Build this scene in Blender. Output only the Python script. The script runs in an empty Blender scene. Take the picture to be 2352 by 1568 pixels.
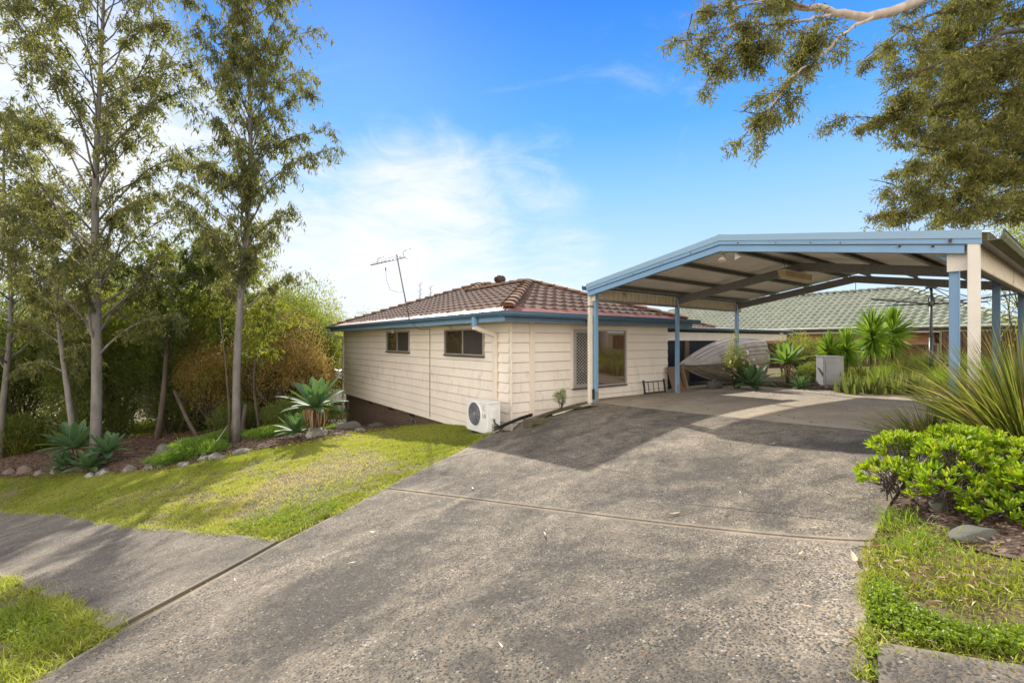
import bpy, bmesh, math, random
import numpy as np
from mathutils import Vector, Matrix
random.seed(7); RNG = np.random.default_rng(11)
R_ = math.radians
SC = bpy.context.scene; COL = SC.collection

# ------------------------------------------------------------------ camera
cam = bpy.data.cameras.new('camera'); cam.lens = 16; cam.sensor_width = 36
cam.clip_start = 0.05; cam.clip_end = 3000
co = bpy.data.objects.new('camera', cam); COL.objects.link(co)
co.location = (0, 0, 0); co.rotation_euler = (R_(90), 0, 0); SC.camera = co

# ------------------------------------------------------------------ light
SUN_AZ, SUN_EL = R_(-18), R_(31.5)       # azimuth from +Y towards +X
sdir = Vector((math.sin(SUN_AZ)*math.cos(SUN_EL), math.cos(SUN_AZ)*math.cos(SUN_EL), math.sin(SUN_EL)))
sl = bpy.data.lights.new('sun', 'SUN'); sl.energy = 4.8; sl.angle = R_(0.9); sl.color = (1.0, 0.93, 0.82)
so = bpy.data.objects.new('sun', sl); COL.objects.link(so)
so.rotation_euler = (-sdir).to_track_quat('-Z', 'Y').to_euler()
SC.view_settings.view_transform = 'Standard'; SC.view_settings.look = 'None'
SC.view_settings.exposure = 0.66; SC.view_settings.gamma = 1.0

w = bpy.data.worlds.new('World'); SC.world = w; w.use_nodes = True
nt = w.node_tree; N = nt.nodes; L = nt.links; N.clear()
def nd(tree, t, **k):
    n = tree.nodes.new(t)
    for a, b in k.items(): setattr(n, a, b)
    return n
def mth(tree, op, a, b=None, c=None, clamp=False):
    n = tree.nodes.new('ShaderNodeMath'); n.operation = op; n.use_clamp = clamp
    for i, v in enumerate((a, b, c)):
        if v is None: continue
        if isinstance(v, (int, float)): n.inputs[i].default_value = v
        else: tree.links.new(v, n.inputs[i])
    return n.outputs[0]
def mixc(tree, f, a, b, mode='MIX'):
    n = tree.nodes.new('ShaderNodeMix'); n.data_type = 'RGBA'; n.blend_type = mode; n.clamp_factor = True
    for s, v in ((n.inputs[0], f), (n.inputs[6], a), (n.inputs[7], b)):
        if isinstance(v, (int, float)): s.default_value = v
        elif isinstance(v, (tuple, list)): s.default_value = (*v[:3], 1)
        else: tree.links.new(v, s)
    return n.outputs[2]
def ramp(tree, f, stops, interp='LINEAR'):
    n = tree.nodes.new('ShaderNodeValToRGB'); n.color_ramp.interpolation = interp
    e = n.color_ramp.elements
    while len(e) < len(stops): e.new(0.5)
    for q, (p, c) in zip(e, stops):
        q.position = p
        q.color = (*c[:3], 1) if isinstance(c, (tuple, list)) else (c, c, c, 1)
    tree.links.new(f, n.inputs[0]); return n.outputs[0]
sky = nd(nt, 'ShaderNodeTexSky', sky_type='NISHITA'); sky.sun_disc = False
sky.sun_elevation = SUN_EL; sky.sun_rotation = SUN_AZ; sky.air_density = 1.0; sky.dust_density = 0.6; sky.ozone_density = 2.5
geo = nd(nt, 'ShaderNodeTexCoord'); sep = nd(nt, 'ShaderNodeSeparateXYZ'); L.new(geo.outputs['Generated'], sep.inputs[0])
X, Y, Z = sep.outputs
# clear-sky colour by height over the horizon, mixed into the physical sky
skyc = mixc(nt, 1.0, sky.outputs[0], (0.1, 0.1, 0.1), 'MULTIPLY')
grad = ramp(nt, Z, [(0.0, (0.61, 0.70, 0.79)), (0.12, (0.48, 0.63, 0.83)), (0.30, (0.225, 0.47, 0.88)), (0.42, (0.085, 0.33, 0.83)), (0.6, (0.022, 0.19, 0.72))])
skyc = mixc(nt, 0.93, skyc, grad)
# clouds: projected onto a flat layer overhead
zz = mth(nt, 'ADD', mth(nt, 'MAXIMUM', Z, 0.0), 0.16)
cx = mth(nt, 'DIVIDE', X, zz); cy = mth(nt, 'DIVIDE', Y, zz)
cmb = nd(nt, 'ShaderNodeCombineXYZ'); L.new(cx, cmb.inputs[0]); L.new(cy, cmb.inputs[1]); L.new(mth(nt, 'MULTIPLY', Z, 1.5), cmb.inputs[2])
def noise(tree, vec, scale, detail=6, rough=0.55, dist=0.0):
    n = tree.nodes.new('ShaderNodeTexNoise'); n.inputs['Scale'].default_value = scale
    n.inputs['Detail'].default_value = detail; n.inputs['Roughness'].default_value = rough; n.inputs['Distortion'].default_value = dist
    if vec is not None: tree.links.new(vec, n.inputs['Vector'])
    return n.outputs['Fac']
n1 = noise(nt, cmb.outputs[0], 0.95, 8, 0.6, 0.7)
n2 = noise(nt, cmb.outputs[0], 3.0, 8, 0.62, 1.2)
def blob(d, lo, hi):
    d = Vector(d).normalized()
    vm = nd(nt, 'ShaderNodeVectorMath', operation='DOT_PRODUCT'); L.new(geo.outputs['Generated'], vm.inputs[0]); vm.inputs[1].default_value = d
    mr = nd(nt, 'ShaderNodeMapRange', interpolation_type='SMOOTHSTEP'); L.new(vm.outputs['Value'], mr.inputs[0])
    mr.inputs[1].default_value = lo; mr.inputs[2].default_value = hi
    return mr.outputs[0]
def dirpx(px, py): return ((px-1176)/1045, 1, (782-py)/1045)
b1 = blob(dirpx(960, 580), 0.95, 1.0)
b2 = blob(dirpx(20, 330), 0.90, 1.0)
b3 = blob(dirpx(1150, 620), 0.95, 0.99)
b4 = blob(dirpx(650, 700), 0.90, 1.0)
b5 = blob(dirpx(1800, 250), 0.93, 0.995)
cover = mth(nt, 'ADD', mth(nt, 'MULTIPLY', mth(nt, 'MAXIMUM', b1, mth(nt, 'MAXIMUM', b2, mth(nt, 'MAXIMUM', mth(nt, 'MULTIPLY', b3, .55), mth(nt, 'MULTIPLY', b4, .85)))), 0.62), mth(nt, 'MULTIPLY', b5, 0.06))
cl = mth(nt, 'ADD', mth(nt, 'ADD', mth(nt, 'MULTIPLY', n1, 0.80), mth(nt, 'MULTIPLY', n2, 0.55)), cover)
mr = nd(nt, 'ShaderNodeMapRange', interpolation_type='SMOOTHSTEP'); L.new(cl, mr.inputs[0]); mr.inputs[1].default_value = 0.80; mr.inputs[2].default_value = 1.42
skyc = mixc(nt, mr.outputs[0], skyc, (0.69, 0.71, 0.76))
# unseen sky behind the camera, brightened to fill the shaded walls
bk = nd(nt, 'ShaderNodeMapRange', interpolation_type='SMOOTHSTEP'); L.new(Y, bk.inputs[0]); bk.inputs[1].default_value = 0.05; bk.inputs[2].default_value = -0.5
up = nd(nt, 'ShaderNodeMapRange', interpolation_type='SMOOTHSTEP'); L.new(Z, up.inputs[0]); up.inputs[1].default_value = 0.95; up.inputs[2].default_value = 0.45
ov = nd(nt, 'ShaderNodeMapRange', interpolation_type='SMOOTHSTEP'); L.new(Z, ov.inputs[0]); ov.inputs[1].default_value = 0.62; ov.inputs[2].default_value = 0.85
skyc = mixc(nt, mth(nt, 'MULTIPLY', ov.outputs[0], .8), skyc, (0.95, 0.88, 0.80))  # sky above the frame whitened, added as neutral fill for the shadows
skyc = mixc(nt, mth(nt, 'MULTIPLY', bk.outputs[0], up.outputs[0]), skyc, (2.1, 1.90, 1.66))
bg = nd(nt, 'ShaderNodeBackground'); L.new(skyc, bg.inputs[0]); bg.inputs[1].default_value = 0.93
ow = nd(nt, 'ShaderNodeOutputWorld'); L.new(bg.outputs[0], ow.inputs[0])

# ------------------------------------------------------------------ helpers
def tag(o, label=None, cat=None, group=None, kind=None):
    if label: o['label'] = label
    if cat: o['category'] = cat
    if group: o['group'] = group
    if kind: o['kind'] = kind
    return o
def empty(name, loc=(0, 0, 0), label=None, cat=None, group=None):
    o = bpy.data.objects.new(name, None); COL.objects.link(o); o.location = loc; o.empty_display_size = .2
    return tag(o, label, cat, group)
def wloc(o):
    v = Vector((0, 0, 0))
    while o is not None: v += o.location; o = o.parent
    return v
def H(r, l, z=0.0): return Vector((-.15 + .8*r - .6*l, 8.5 + .6*r + .8*l, z))   # the house's own axes
HR = Vector((.8, .6, 0)); HL = Vector((-.6, .8, 0)); UP = Vector((0, 0, 1))
def copy_tree(o, parent=None):
    c = o.copy(); COL.objects.link(c); c.parent = parent
    for ch in list(o.children): copy_tree(ch, c)
    return c

class MB:
    """collects faces; build() links them as one mesh object"""
    def __init__(s): s.v = []; s.f = []; s.a = []; s.sm = []
    def add(s, vs, fs, a=0.5, smooth=False):
        k = len(s.v); s.v += [tuple(p) for p in vs]
        if isinstance(a, (int, float)): s.a += [a]*len(vs)
        else: s.a += list(a)
        s.f += [tuple(i + k for i in f) for f in fs]; s.sm += [smooth]*len(fs); return s
    def box(s, o, ax, ay, az, a=0.5):      # corner + three edge vectors
        o, ax, ay, az = map(Vector, (o, ax, ay, az))
        if ax.cross(ay).dot(az) < 0: o, ax = o + ax, -ax
        vs = [o, o+ax, o+ax+ay, o+ay, o+az, o+ax+az, o+ax+ay+az, o+ay+az]
        return s.add(vs, [(0,3,2,1), (4,5,6,7), (0,1,5,4), (1,2,6,5), (2,3,7,6), (3,0,4,7)], a)
    def hb(s, r0, r1, l0, l1, z0, z1, a=0.5):    # box in house axes
        return s.box(H(r0, l0, z0), HR*(r1-r0), HL*(l1-l0), UP*(z1-z0), a)
    def bb(s, o, ax, ay, az, bev=.01, a=.5):     # box with rounded edges
        bm = bmesh.new(); o, ax, ay, az = map(Vector, (o, ax, ay, az))
        if ax.cross(ay).dot(az) < 0: o, ax = o + ax, -ax
        q = [bm.verts.new(p) for p in (o, o+ax, o+ax+ay, o+ay, o+az, o+ax+az, o+ax+ay+az, o+ay+az)]
        for f in [(0,3,2,1), (4,5,6,7), (0,1,5,4), (1,2,6,5), (2,3,7,6), (3,0,4,7)]: bm.faces.new([q[i] for i in f])
        bmesh.ops.bevel(bm, geom=bm.edges[:], offset=bev, segments=2, affect='EDGES')
        bm.verts.index_update(); s.add([v.co.copy() for v in bm.verts], [[v.index for v in f.verts] for f in bm.faces], a, False); bm.free(); return s
    def tube(s, path, rad, n=8, a=0.5, cap=True, smooth=True):
        path = [Vector(p) for p in path]
        if isinstance(rad, (int, float)): rad = [rad]*len(path)
        vs = []; ref = None
        for i, p in enumerate(path):
            t = (path[min(i+1, len(path)-1)] - path[max(i-1, 0)])
            t = t.normalized() if t.length > 1e-9 else UP.copy()
            if ref is None: ref = t.orthogonal().normalized()
            ref = (ref - t*ref.dot(t)); ref = ref.normalized() if ref.length > 1e-6 else t.orthogonal().normalized()
            b = t.cross(ref)
            for j in range(n):
                q = 2*math.pi*j/n; vs.append(p + (ref*math.cos(q) + b*math.sin(q))*rad[i])
        fs = [(i*n+j, i*n+(j+1) % n, (i+1)*n+(j+1) % n, (i+1)*n+j) for i in range(len(path)-1) for j in range(n)]
        if cap: fs += [tuple(reversed(range(n))), tuple(range((len(path)-1)*n, len(path)*n))]
        return s.add(vs, fs, a, smooth)
    def lathe(s, c, prof, n=20, axis=UP, a=.5, smooth=True):
        axis = Vector(axis).normalized(); e = axis.orthogonal().normalized(); b = axis.cross(e); c = Vector(c)
        vs = [c + axis*h + (e*math.cos(2*math.pi*j/n) + b*math.sin(2*math.pi*j/n))*r for r, h in prof for j in range(n)]
        fs = [(i*n+j, i*n+(j+1) % n, (i+1)*n+(j+1) % n, (i+1)*n+j) for i in range(len(prof)-1) for j in range(n)]
        return s.add(vs, fs, a, smooth)
    def prism(s, pts, d, a=.5):            # planar polygon + extrusion vector
        pts = [Vector(p) for p in pts]; d = Vector(d); n = len(pts)
        nn = sum(((pts[i]-pts[0]).cross(pts[(i+1) % n]-pts[0]) for i in range(1, n-1)), Vector((0, 0, 0)))
        if nn.dot(d) > 0: pts.reverse()
        vs = pts + [p + d for p in pts]
        fs = [tuple(range(n)), tuple(reversed(range(n, 2*n)))] + [(i, i+n, (i+1) % n+n, (i+1) % n) for i in range(n)]
        return s.add(vs, fs, a)
    def build(s, name, mat, parent=None, loc=None):
        me = bpy.data.meshes.new(name)
        off = wloc(parent) if parent is not None else (Vector(loc) if loc is not None else Vector((0, 0, 0)))
        me.from_pydata([(x-off.x, y-off.y, z-off.z) for x, y, z in s.v], [], s.f)
        me.polygons.foreach_set('use_smooth', s.sm)
        at = me.attributes.new('var', 'FLOAT', 'POINT'); at.data.foreach_set('value', np.array(s.a, dtype=np.float32))
        me.materials.append(mat); me.update()
        o = bpy.data.objects.new(name, me); COL.objects.link(o)
        if parent is not None: o.parent = parent
        elif loc is not None: o.location = loc
        return o

def raw_mesh(name, V, F, var, mat, parent=None, smooth=False, loc=None):
    """V (n,3), F (m,k) arrays -> one object"""
    me = bpy.data.meshes.new(name); V = np.asarray(V, dtype=np.float32)
    off = wloc(parent) if parent is not None else (Vector(loc) if loc is not None else Vector((0, 0, 0)))
    V = V - np.array(off, dtype=np.float32)
    F = np.asarray(F, dtype=np.int32); m, k = F.shape
    me.vertices.add(len(V)); me.vertices.foreach_set('co', V.ravel())
    me.loops.add(m*k); me.loops.foreach_set('vertex_index', F.ravel())
    me.polygons.add(m); me.polygons.foreach_set('loop_start', np.arange(0, m*k, k, dtype=np.int32))
    me.polygons.foreach_set('use_smooth', np.full(m, smooth))
    at = me.attributes.new('var', 'FLOAT', 'POINT'); at.data.foreach_set('value', np.asarray(var, dtype=np.float32))
    me.materials.append(mat); me.update(calc_edges=True); me.validate()
    o = bpy.data.objects.new(name, me); COL.objects.link(o)
    if parent is not None: o.parent = parent
    elif loc is not None: o.location = loc
    return o

# ------------------------------------------------------------------ materials
def newmat(name):
    m = bpy.data.materials.new(name); m.use_nodes = True; t = m.node_tree; t.nodes.clear()
    out = t.nodes.new('ShaderNodeOutputMaterial'); p = t.nodes.new('ShaderNodeBsdfPrincipled'); t.links.new(p.outputs[0], out.inputs[0])
    return m, t, p, out
def coords(t, stretch=None, house=False):
    c = t.nodes.new('ShaderNodeNewGeometry').outputs['Position']
    if house or stretch:
        mp = t.nodes.new('ShaderNodeMapping'); t.links.new(c, mp.inputs[0]); c = mp.outputs[0]; mp.vector_type = 'TEXTURE'
        if house: mp.inputs['Location'].default_value = (-.15, 8.5, 0); mp.inputs['Rotation'].default_value = (0, 0, math.atan2(.6, .8))
        if stretch: mp.inputs['Scale'].default_value = [1/s for s in stretch]
    return c
def objc(t): return t.nodes.new('ShaderNodeTexCoord').outputs['Object']
def bump(t, p, h, strength=.3, dist=.01):
    b = t.nodes.new('ShaderNodeBump'); b.inputs['Strength'].default_value = strength; b.inputs['Distance'].default_value = dist
    t.links.new(h, b.inputs['Height']); t.links.new(b.outputs[0], p.inputs['Normal'])
def plain(name, c, rough=.6, metal=0.0, c2=None, scale=3.0, amt=1.0, bumpk=0, bscale=60, spec=None, house=False, stretch=None, thr=(.35, .7)):
    m, t, p, o = newmat(name); v = coords(t, stretch, house)
    c2 = c2 or tuple(x*.72 for x in c)
    f = ramp(t, noise(t, v, scale, 7, .62), [(thr[0], 0.0), (thr[1], 1.0)])
    L2 = mixc(t, mth(t, 'MULTIPLY', f, amt), c, c2)
    fine = noise(t, v, bscale, 3, .6)
    L2 = mixc(t, 0.25, L2, mixc(t, fine, tuple(x*.75 for x in c), tuple(min(1, x*1.25) for x in c)))
    t.links.new(L2, p.inputs['Base Color']); p.inputs['Roughness'].default_value = rough; p.inputs['Metallic'].default_value = metal
    if spec is not None: p.inputs['Specular IOR Level'].default_value = spec
    if bumpk: bump(t, p, fine, bumpk, .01)
    return m
def leafmat(name, stops, trans=.45, tc=(.45, .6, .05), rough=.42, spec=.5, tw=1.0):
    m, t, p, out = newmat(name)
    a = t.nodes.new('ShaderNodeAttribute'); a.attribute_name = 'var'
    c = ramp(t, a.outputs['Fac'], stops)
    t.links.new(c, p.inputs['Base Color']); p.inputs['Roughness'].default_value = rough; p.inputs['Specular IOR Level'].default_value = spec
    tr = t.nodes.new('ShaderNodeBsdfTranslucent'); t.links.new(mixc(t, .55, c, tc), tr.inputs[0])
    mx = t.nodes.new('ShaderNodeMixShader'); mx.inputs[0].default_value = trans
    t.links.new(p.outputs[0], mx.inputs[1]); t.links.new(tr.outputs[0], mx.inputs[2]); t.links.new(mx.outputs[0], out.inputs[0])
    return m
def attr(t, n='var'):
    a = t.nodes.new('ShaderNodeAttribute'); a.attribute_name = n; return a.outputs['Fac']

def aggregate(name, matrix=(.36, .305, .225), stain=1.0, expose=1.0, size=84):
    m, t, p, o = newmat(name); v = coords(t)
    vo = t.nodes.new('ShaderNodeTexVoronoi'); t.links.new(v, vo.inputs['Vector']); vo.inputs['Scale'].default_value = size
    sp = t.nodes.new('ShaderNodeSeparateColor'); t.links.new(vo.outputs['Color'], sp.inputs[0])
    stone = ramp(t, sp.outputs[0], [(0, (.04, .038, .034)), (.20, (.10, .092, .08)), (.40, (.185, .155, .12)), (.58, (.115, .112, .105)), (.70, (.25, .205, .145)), (.86, (.34, .18, .075)), (.88, (.15, .135, .11)), (.965, (.50, .46, .39))], 'CONSTANT')
    core = ramp(t, vo.outputs['Distance'], [(.46, 1.0), (.68, 0.0)])
    sel = ramp(t, sp.outputs[1], [(.10, 0.0), (.14, 1.0)])
    mid = noise(t, v, 6.5, 7, .70); edge = attr(t, 'edge')
    ex = ramp(t, noise(t, v, 2.3, 7, .7), [(.34, .45), (.52, 1.0)])
    f = mth(t, 'MULTIPLY', mth(t, 'MULTIPLY', core, sel), mth(t, 'MULTIPLY', ex, expose))
    f = mth(t, 'MULTIPLY', f, ramp(t, edge, [(.01, .2), (.06, 1.0)]))
    fine = noise(t, v, 260, 3, .7)
    mt = mixc(t, fine, tuple(x*.62 for x in matrix), tuple(x*1.22 for x in matrix))
    big = noise(t, coords(t, (.75, 1.3, 1), True), .95, 9, .68, .8)
    g = mth(t, 'ADD', mth(t, 'ADD', mth(t, 'MULTIPLY', big, .72), mth(t, 'MULTIPLY', mid, .34)), mth(t, 'MULTIPLY', mth(t, 'ADD', sp.outputs[2], fine), .055))
    g = mth(t, 'ADD', g, mth(t, 'MULTIPLY', attr(t, 'grime'), .15))
    g = ramp(t, g, [(.49, 0.0), (.58, .45), (.70, 1.0)])
    g = mth(t, 'MULTIPLY', g, ramp(t, edge, [(.005, .6), (.05, 1.0)]))
    g = mth(t, 'MULTIPLY', g, stain)
    mt = mixc(t, mth(t, 'MULTIPLY', g, .88), mt, (.040, .038, .034))
    stone = mixc(t, mth(t, 'MULTIPLY', g, .55), stone, (.045, .043, .040))
    c = mixc(t, f, mt, stone)
    t.links.new(c, p.inputs['Base Color']); p.inputs['Roughness'].default_value = .88; p.inputs['Specular IOR Level'].default_value = .25
    hgt = mth(t, 'ADD', mth(t, 'MULTIPLY', f, .7), mth(t, 'MULTIPLY', fine, .5)); bump(t, p, hgt, .8, .006)
    return m
M_AGG = aggregate('exposed_aggregate')
M_PATH = aggregate('footpath_aggregate', (.26, .225, .175), .78, .85)
M_SLAB = aggregate('smooth_concrete', (.42, .355, .265), .40, .16)

def brickmat(name, c1, c2, mortar, sx=.23, sz=.086, house=True):
    m, t, p, o = newmat(name); v = coords(t, None, house)
    sp = t.nodes.new('ShaderNodeSeparateXYZ'); t.links.new(v, sp.inputs[0])
    nrm = t.nodes.new('ShaderNodeNewGeometry').outputs['Normal']
    cb = t.nodes.new('ShaderNodeCombineXYZ'); t.links.new(mth(t, 'ADD', sp.outputs[0], sp.outputs[1]), cb.inputs[0]); t.links.new(sp.outputs[2], cb.inputs[1])
    b = t.nodes.new('ShaderNodeTexBrick'); t.links.new(cb.outputs[0], b.inputs['Vector'])
    b.inputs['Scale'].default_value = 1; b.inputs['Brick Width'].default_value = sx; b.inputs['Row Height'].default_value = sz
    b.inputs['Mortar Size'].default_value = .009; b.inputs['Bias'].default_value = 0
    b.inputs['Color1'].default_value = (*c1, 1); b.inputs['Color2'].default_value = (*c2, 1); b.inputs['Mortar'].default_value = (*mortar, 1)
    c = mixc(t, .35, b.outputs[0], mixc(t, noise(t, v, 9, 5), tuple(x*.6 for x in c1), tuple(min(1, x*1.35) for x in c2)))
    t.links.new(c, p.inputs['Base Color']); p.inputs['Roughness'].default_value = .85
    bump(t, p, mth(t, 'SUBTRACT', 1.0, b.outputs['Fac']), .6, .01); return m
def boardmat():
    m, t, p, o = newmat('painted_weatherboard'); v = coords(t, None, True)
    vs = coords(t, (1, 1, 5), True)
    base = mixc(t, ramp(t, noise(t, v, 1.2, 6, .6), [(.35, 0.0), (.7, 1.0)]), (.85, .785, .705), (.78, .71, .625))
    sp = t.nodes.new('ShaderNodeSeparateXYZ'); t.links.new(v, sp.inputs[0])
    # mould smudges on the middle boards, darker lower edges
    sm = ramp(t, noise(t, coords(t, (2.2, 2.2, .7), True), 2.6, 8, .72, .5), [(.52, 0.0), (.68, 1.0)])
    hz = t.nodes.new('ShaderNodeMapRange'); hz.interpolation_type = 'SMOOTHSTEP'; t.links.new(mth(t, 'ABSOLUTE', mth(t, 'ADD', sp.outputs[2], .98)), hz.inputs[0]); hz.inputs[1].default_value = .75; hz.inputs[2].default_value = .1
    c = mixc(t, mth(t, 'MULTIPLY', mth(t, 'MULTIPLY', sm, hz.outputs[0]), .34), base, (.30, .27, .22))
    grain = noise(t, coords(t, (1, 1, 30), True), 6, 4, .7)
    c = mixc(t, mth(t, 'MULTIPLY', ramp(t, grain, [(.45, 0.0), (.75, 1.0)]), .16), c, (.40, .34, .27))
    lip = ramp(t, attr(t), [(.0, .5), (.05, 0.0), (.93, 0.0), (.955, 1.0)])     # gap shadow and dirt under each board, painted into the colour
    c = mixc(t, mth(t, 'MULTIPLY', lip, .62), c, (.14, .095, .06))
    t.links.new(c, p.inputs['Base Color']); p.inputs['Roughness'].default_value = .55
    bump(t, p, grain, .12, .004); return m
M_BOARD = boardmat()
M_CREAM = plain('cream_trim_paint', (.78, .71, .62), .5, c2=(.68, .60, .51), scale=2.5, house=True)
M_SOFFIT = plain('soffit_paint', (.60, .54, .46), .7, c2=(.5, .44, .36))
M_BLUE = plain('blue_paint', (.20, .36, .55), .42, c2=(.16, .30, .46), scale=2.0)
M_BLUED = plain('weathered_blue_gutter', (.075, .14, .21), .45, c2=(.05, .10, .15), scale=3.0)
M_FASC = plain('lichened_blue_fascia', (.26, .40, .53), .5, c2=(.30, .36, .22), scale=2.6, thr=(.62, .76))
M_GALV = plain('galvanised_steel', (.25, .252, .255), .55, .0, c2=(.14, .142, .145), scale=28, amt=1, bscale=90)
M_CHAN = plain('galvanised_purlin', (.26, .25, .23), .5, .0, c2=(.16, .155, .145), scale=8)
M_SHEET = plain('roof_sheet', (.80, .765, .73), .6, .0, c2=(.70, .665, .63), scale=3)
M_VAL = plain('ribbed_cream_sheet', (.66, .58, .44), .5, c2=(.20, .20, .10), scale=5, thr=(.56, .72), stretch=(1, 1, .5))
M_WHITE = plain('cream_downpipe', (.76, .71, .62), .4, c2=(.66, .60, .50), scale=3)
M_MOSS = plain('mossy_gutter', (.10, .105, .075), .8, c2=(.20, .22, .07), scale=6, bumpk=.5)
M_DKG = plain('dark_green_metal', (.028, .05, .05), .4, c2=(.02, .035, .035))
M_BRICK = brickmat('dark_brick', (.105, .066, .046), (.155, .105, .078), (.055, .045, .038))
M_BRICK2 = brickmat('orange_brick', (.56, .27, .14), (.44, .20, .11), (.40, .34, .26))
M_FENCE = plain('brown_steel_fence', (.125, .043, .026), .5, c2=(.09, .030, .02), scale=2)
M_CAPR = plain('olive_fence_rail', (.26, .22, .11), .5)
def tilemat(name, a, b, moss, mk=.5, rough=.7):
    m, t, p, o = newmat(name); v = coords(t)
    c = mixc(t, attr(t), a, b)
    c = mixc(t, mth(t, 'MULTIPLY', ramp(t, noise(t, v, 5, 7, .7), [(.48, 0.0), (.66, 1.0)]), mk), c, moss)
    c = mixc(t, .3, c, mixc(t, noise(t, v, 45, 3), tuple(x*.5 for x in a), tuple(min(1, x*1.5) for x in b)))
    t.links.new(c, p.inputs['Base Color']); p.inputs['Roughness'].default_value = rough; bump(t, p, noise(t, v, 80, 3), .3, .004); return m
M_TILE = tilemat('brown_roof_tile', (.075, .047, .036), (.145, .088, .064), (.042, .038, .034), .75, .95)
M_CAP = tilemat('ridge_tile', (.15, .085, .052), (.23, .135, .08), (.08, .068, .06), .5)
M_TILEG = tilemat('green_roof_tile', (.17, .19, .13), (.26, .28, .20), (.10, .11, .075), .6)
M_FLASH = plain('burgundy_flashing', (.20, .07, .055), .7, .0, c2=(.28, .15, .12), scale=5, spec=.15)
M_MORT = plain('mortar', (.42, .38, .34), .9)
def glass(name, c, rough=.04, curtain=None):
    m, t, p, o = newmat(name); v = coords(t, None, True)
    if curtain:
        wv = t.nodes.new('ShaderNodeTexWave'); t.links.new(v, wv.inputs['Vector']); wv.inputs['Scale'].default_value = 2.2; wv.inputs['Distortion'].default_value = 1.5
        c_ = mixc(t, wv.outputs['Fac'], c, curtain); t.links.new(c_, p.inputs['Base Color'])
    else: t.links.new(mixc(t, noise(t, v, 2, 4), c, tuple(x*.6 for x in c)), p.inputs['Base Color'])
    p.inputs['Roughness'].default_value = rough; p.inputs['Specular IOR Level'].default_value = .9; p.inputs['Coat Weight'].default_value = .6; p.inputs['Coat Roughness'].default_value = .02
    return m
M_GLASS = glass('window_glass', (.03, .025, .018), .03, (.055, .04, .03))
M_GLASSR = glass('reflective_window_glass', (.09, .055, .03), .02)
M_GLASSR.node_tree.nodes['Principled BSDF'].inputs['Coat IOR'].default_value = 2.2
M_SCREEN = plain('flyscreen', (.045, .038, .035), .8)
M_ALU = plain('aluminium_frame', (.40, .38, .35), .4, .3, c2=(.30, .28, .26))
M_DARKFR = plain('brown_sill', (.06, .05, .045), .5)
M_MESH = plain('security_mesh', (.62, .60, .56), .4, .3)
M_NAVY = plain('navy_shade_cloth', (.006, .010, .018), .6)
M_TIMBER = plain('weathered_timber', (.22, .14, .085), .75, c2=(.14, .085, .05), scale=4, stretch=(1, 1, .15))
M_BOARDT = plain('chipboard', (.19, .13, .085), .8, c2=(.13, .085, .055), scale=2)
M_BLACK = plain('black_metal', (.012, .012, .013), .45)
M_ACW = plain('white_casing', (.78, .78, .76), .35, c2=(.70, .70, .68))
M_ACD = plain('grey_grille', (.30, .30, .34), .5)
M_ACB = plain('dark_fan_well', (.10, .10, .125), .6)
M_INK = plain('dark_lettering', (.11, .11, .11), .5)
M_LOGO = plain('gold_emblem', (.50, .46, .36), .4)
M_RUB = plain('black_rubber', (.02, .021, .024), .5)
def alumin():
    m, t, p, o = newmat('boat_aluminium'); v = objc(t)
    c = mixc(t, ramp(t, noise(t, v, 3, 6, .65), [(.35, 0.0), (.68, 1.0)]), (.43, .385, .33), (.29, .255, .21))
    t.links.new(c, p.inputs['Base Color']); p.inputs['Roughness'].default_value = .62; p.inputs['Specular IOR Level'].default_value = .25; return m
M_BOAT = alumin()
M_CABM = plain('galvanised_cabinet', (.32, .33, .355), .42, .3, c2=(.24, .25, .27), scale=6)
M_CONC = plain('mossy_concrete_block', (.11, .085, .055), .95, c2=(.055, .06, .02), scale=8, bumpk=.8)
M_GREY = plain('grey_plastic', (.13, .125, .12), .6)
M_ROCK = plain('lichened_rock', (.13, .12, .10), .9, c2=(.36, .35, .33), scale=9, bumpk=1.0, bscale=30, thr=(.50, .62))
M_ROCKB = plain('brown_rock', (.10, .065, .05), .9, c2=(.17, .15, .13), scale=6, bumpk=1.0, bscale=30)
M_ROCKG = plain('green_grey_slate', (.125, .12, .10), .9, c2=(.06, .065, .045), scale=5, bumpk=1.0, bscale=25)
M_CARA = plain('white_caravan_skin', (.62, .63, .62), .35)
def bark(name, a, b, spot=(.05, .04, .03), st=(1, 1, .25), thr=(.66, .74), sc=7):
    m, t, p, o = newmat(name); v = coords(t, st)
    c = mixc(t, ramp(t, noise(t, v, sc, 6, .6), [(.38, 0.0), (.66, 1.0)]), a, b)
    c = mixc(t, ramp(t, noise(t, coords(t, (1, 1, .8)), sc*2.2, 4, .6), [(thr[0], 0.0), (thr[1], 1.0)]), c, spot)
    t.links.new(c, p.inputs['Base Color']); p.inputs['Roughness'].default_value = .75; bump(t, p, noise(t, v, 30, 5), .4, .01); return m
M_BARKG = bark('smooth_grey_gum_bark', (.18, .165, .15), (.105, .098, .092), sc=9)
M_BARKP = bark('pale_pink_gum_bark', (.47, .39, .32), (.30, .255, .23), thr=(.7, .78))
M_BARKB = bark('brown_bark', (.085, .06, .045), (.05, .037, .029))
M_BARKK = bark('burnt_stump_bark', (.04, .033, .03), (.14, .10, .07))
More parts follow.
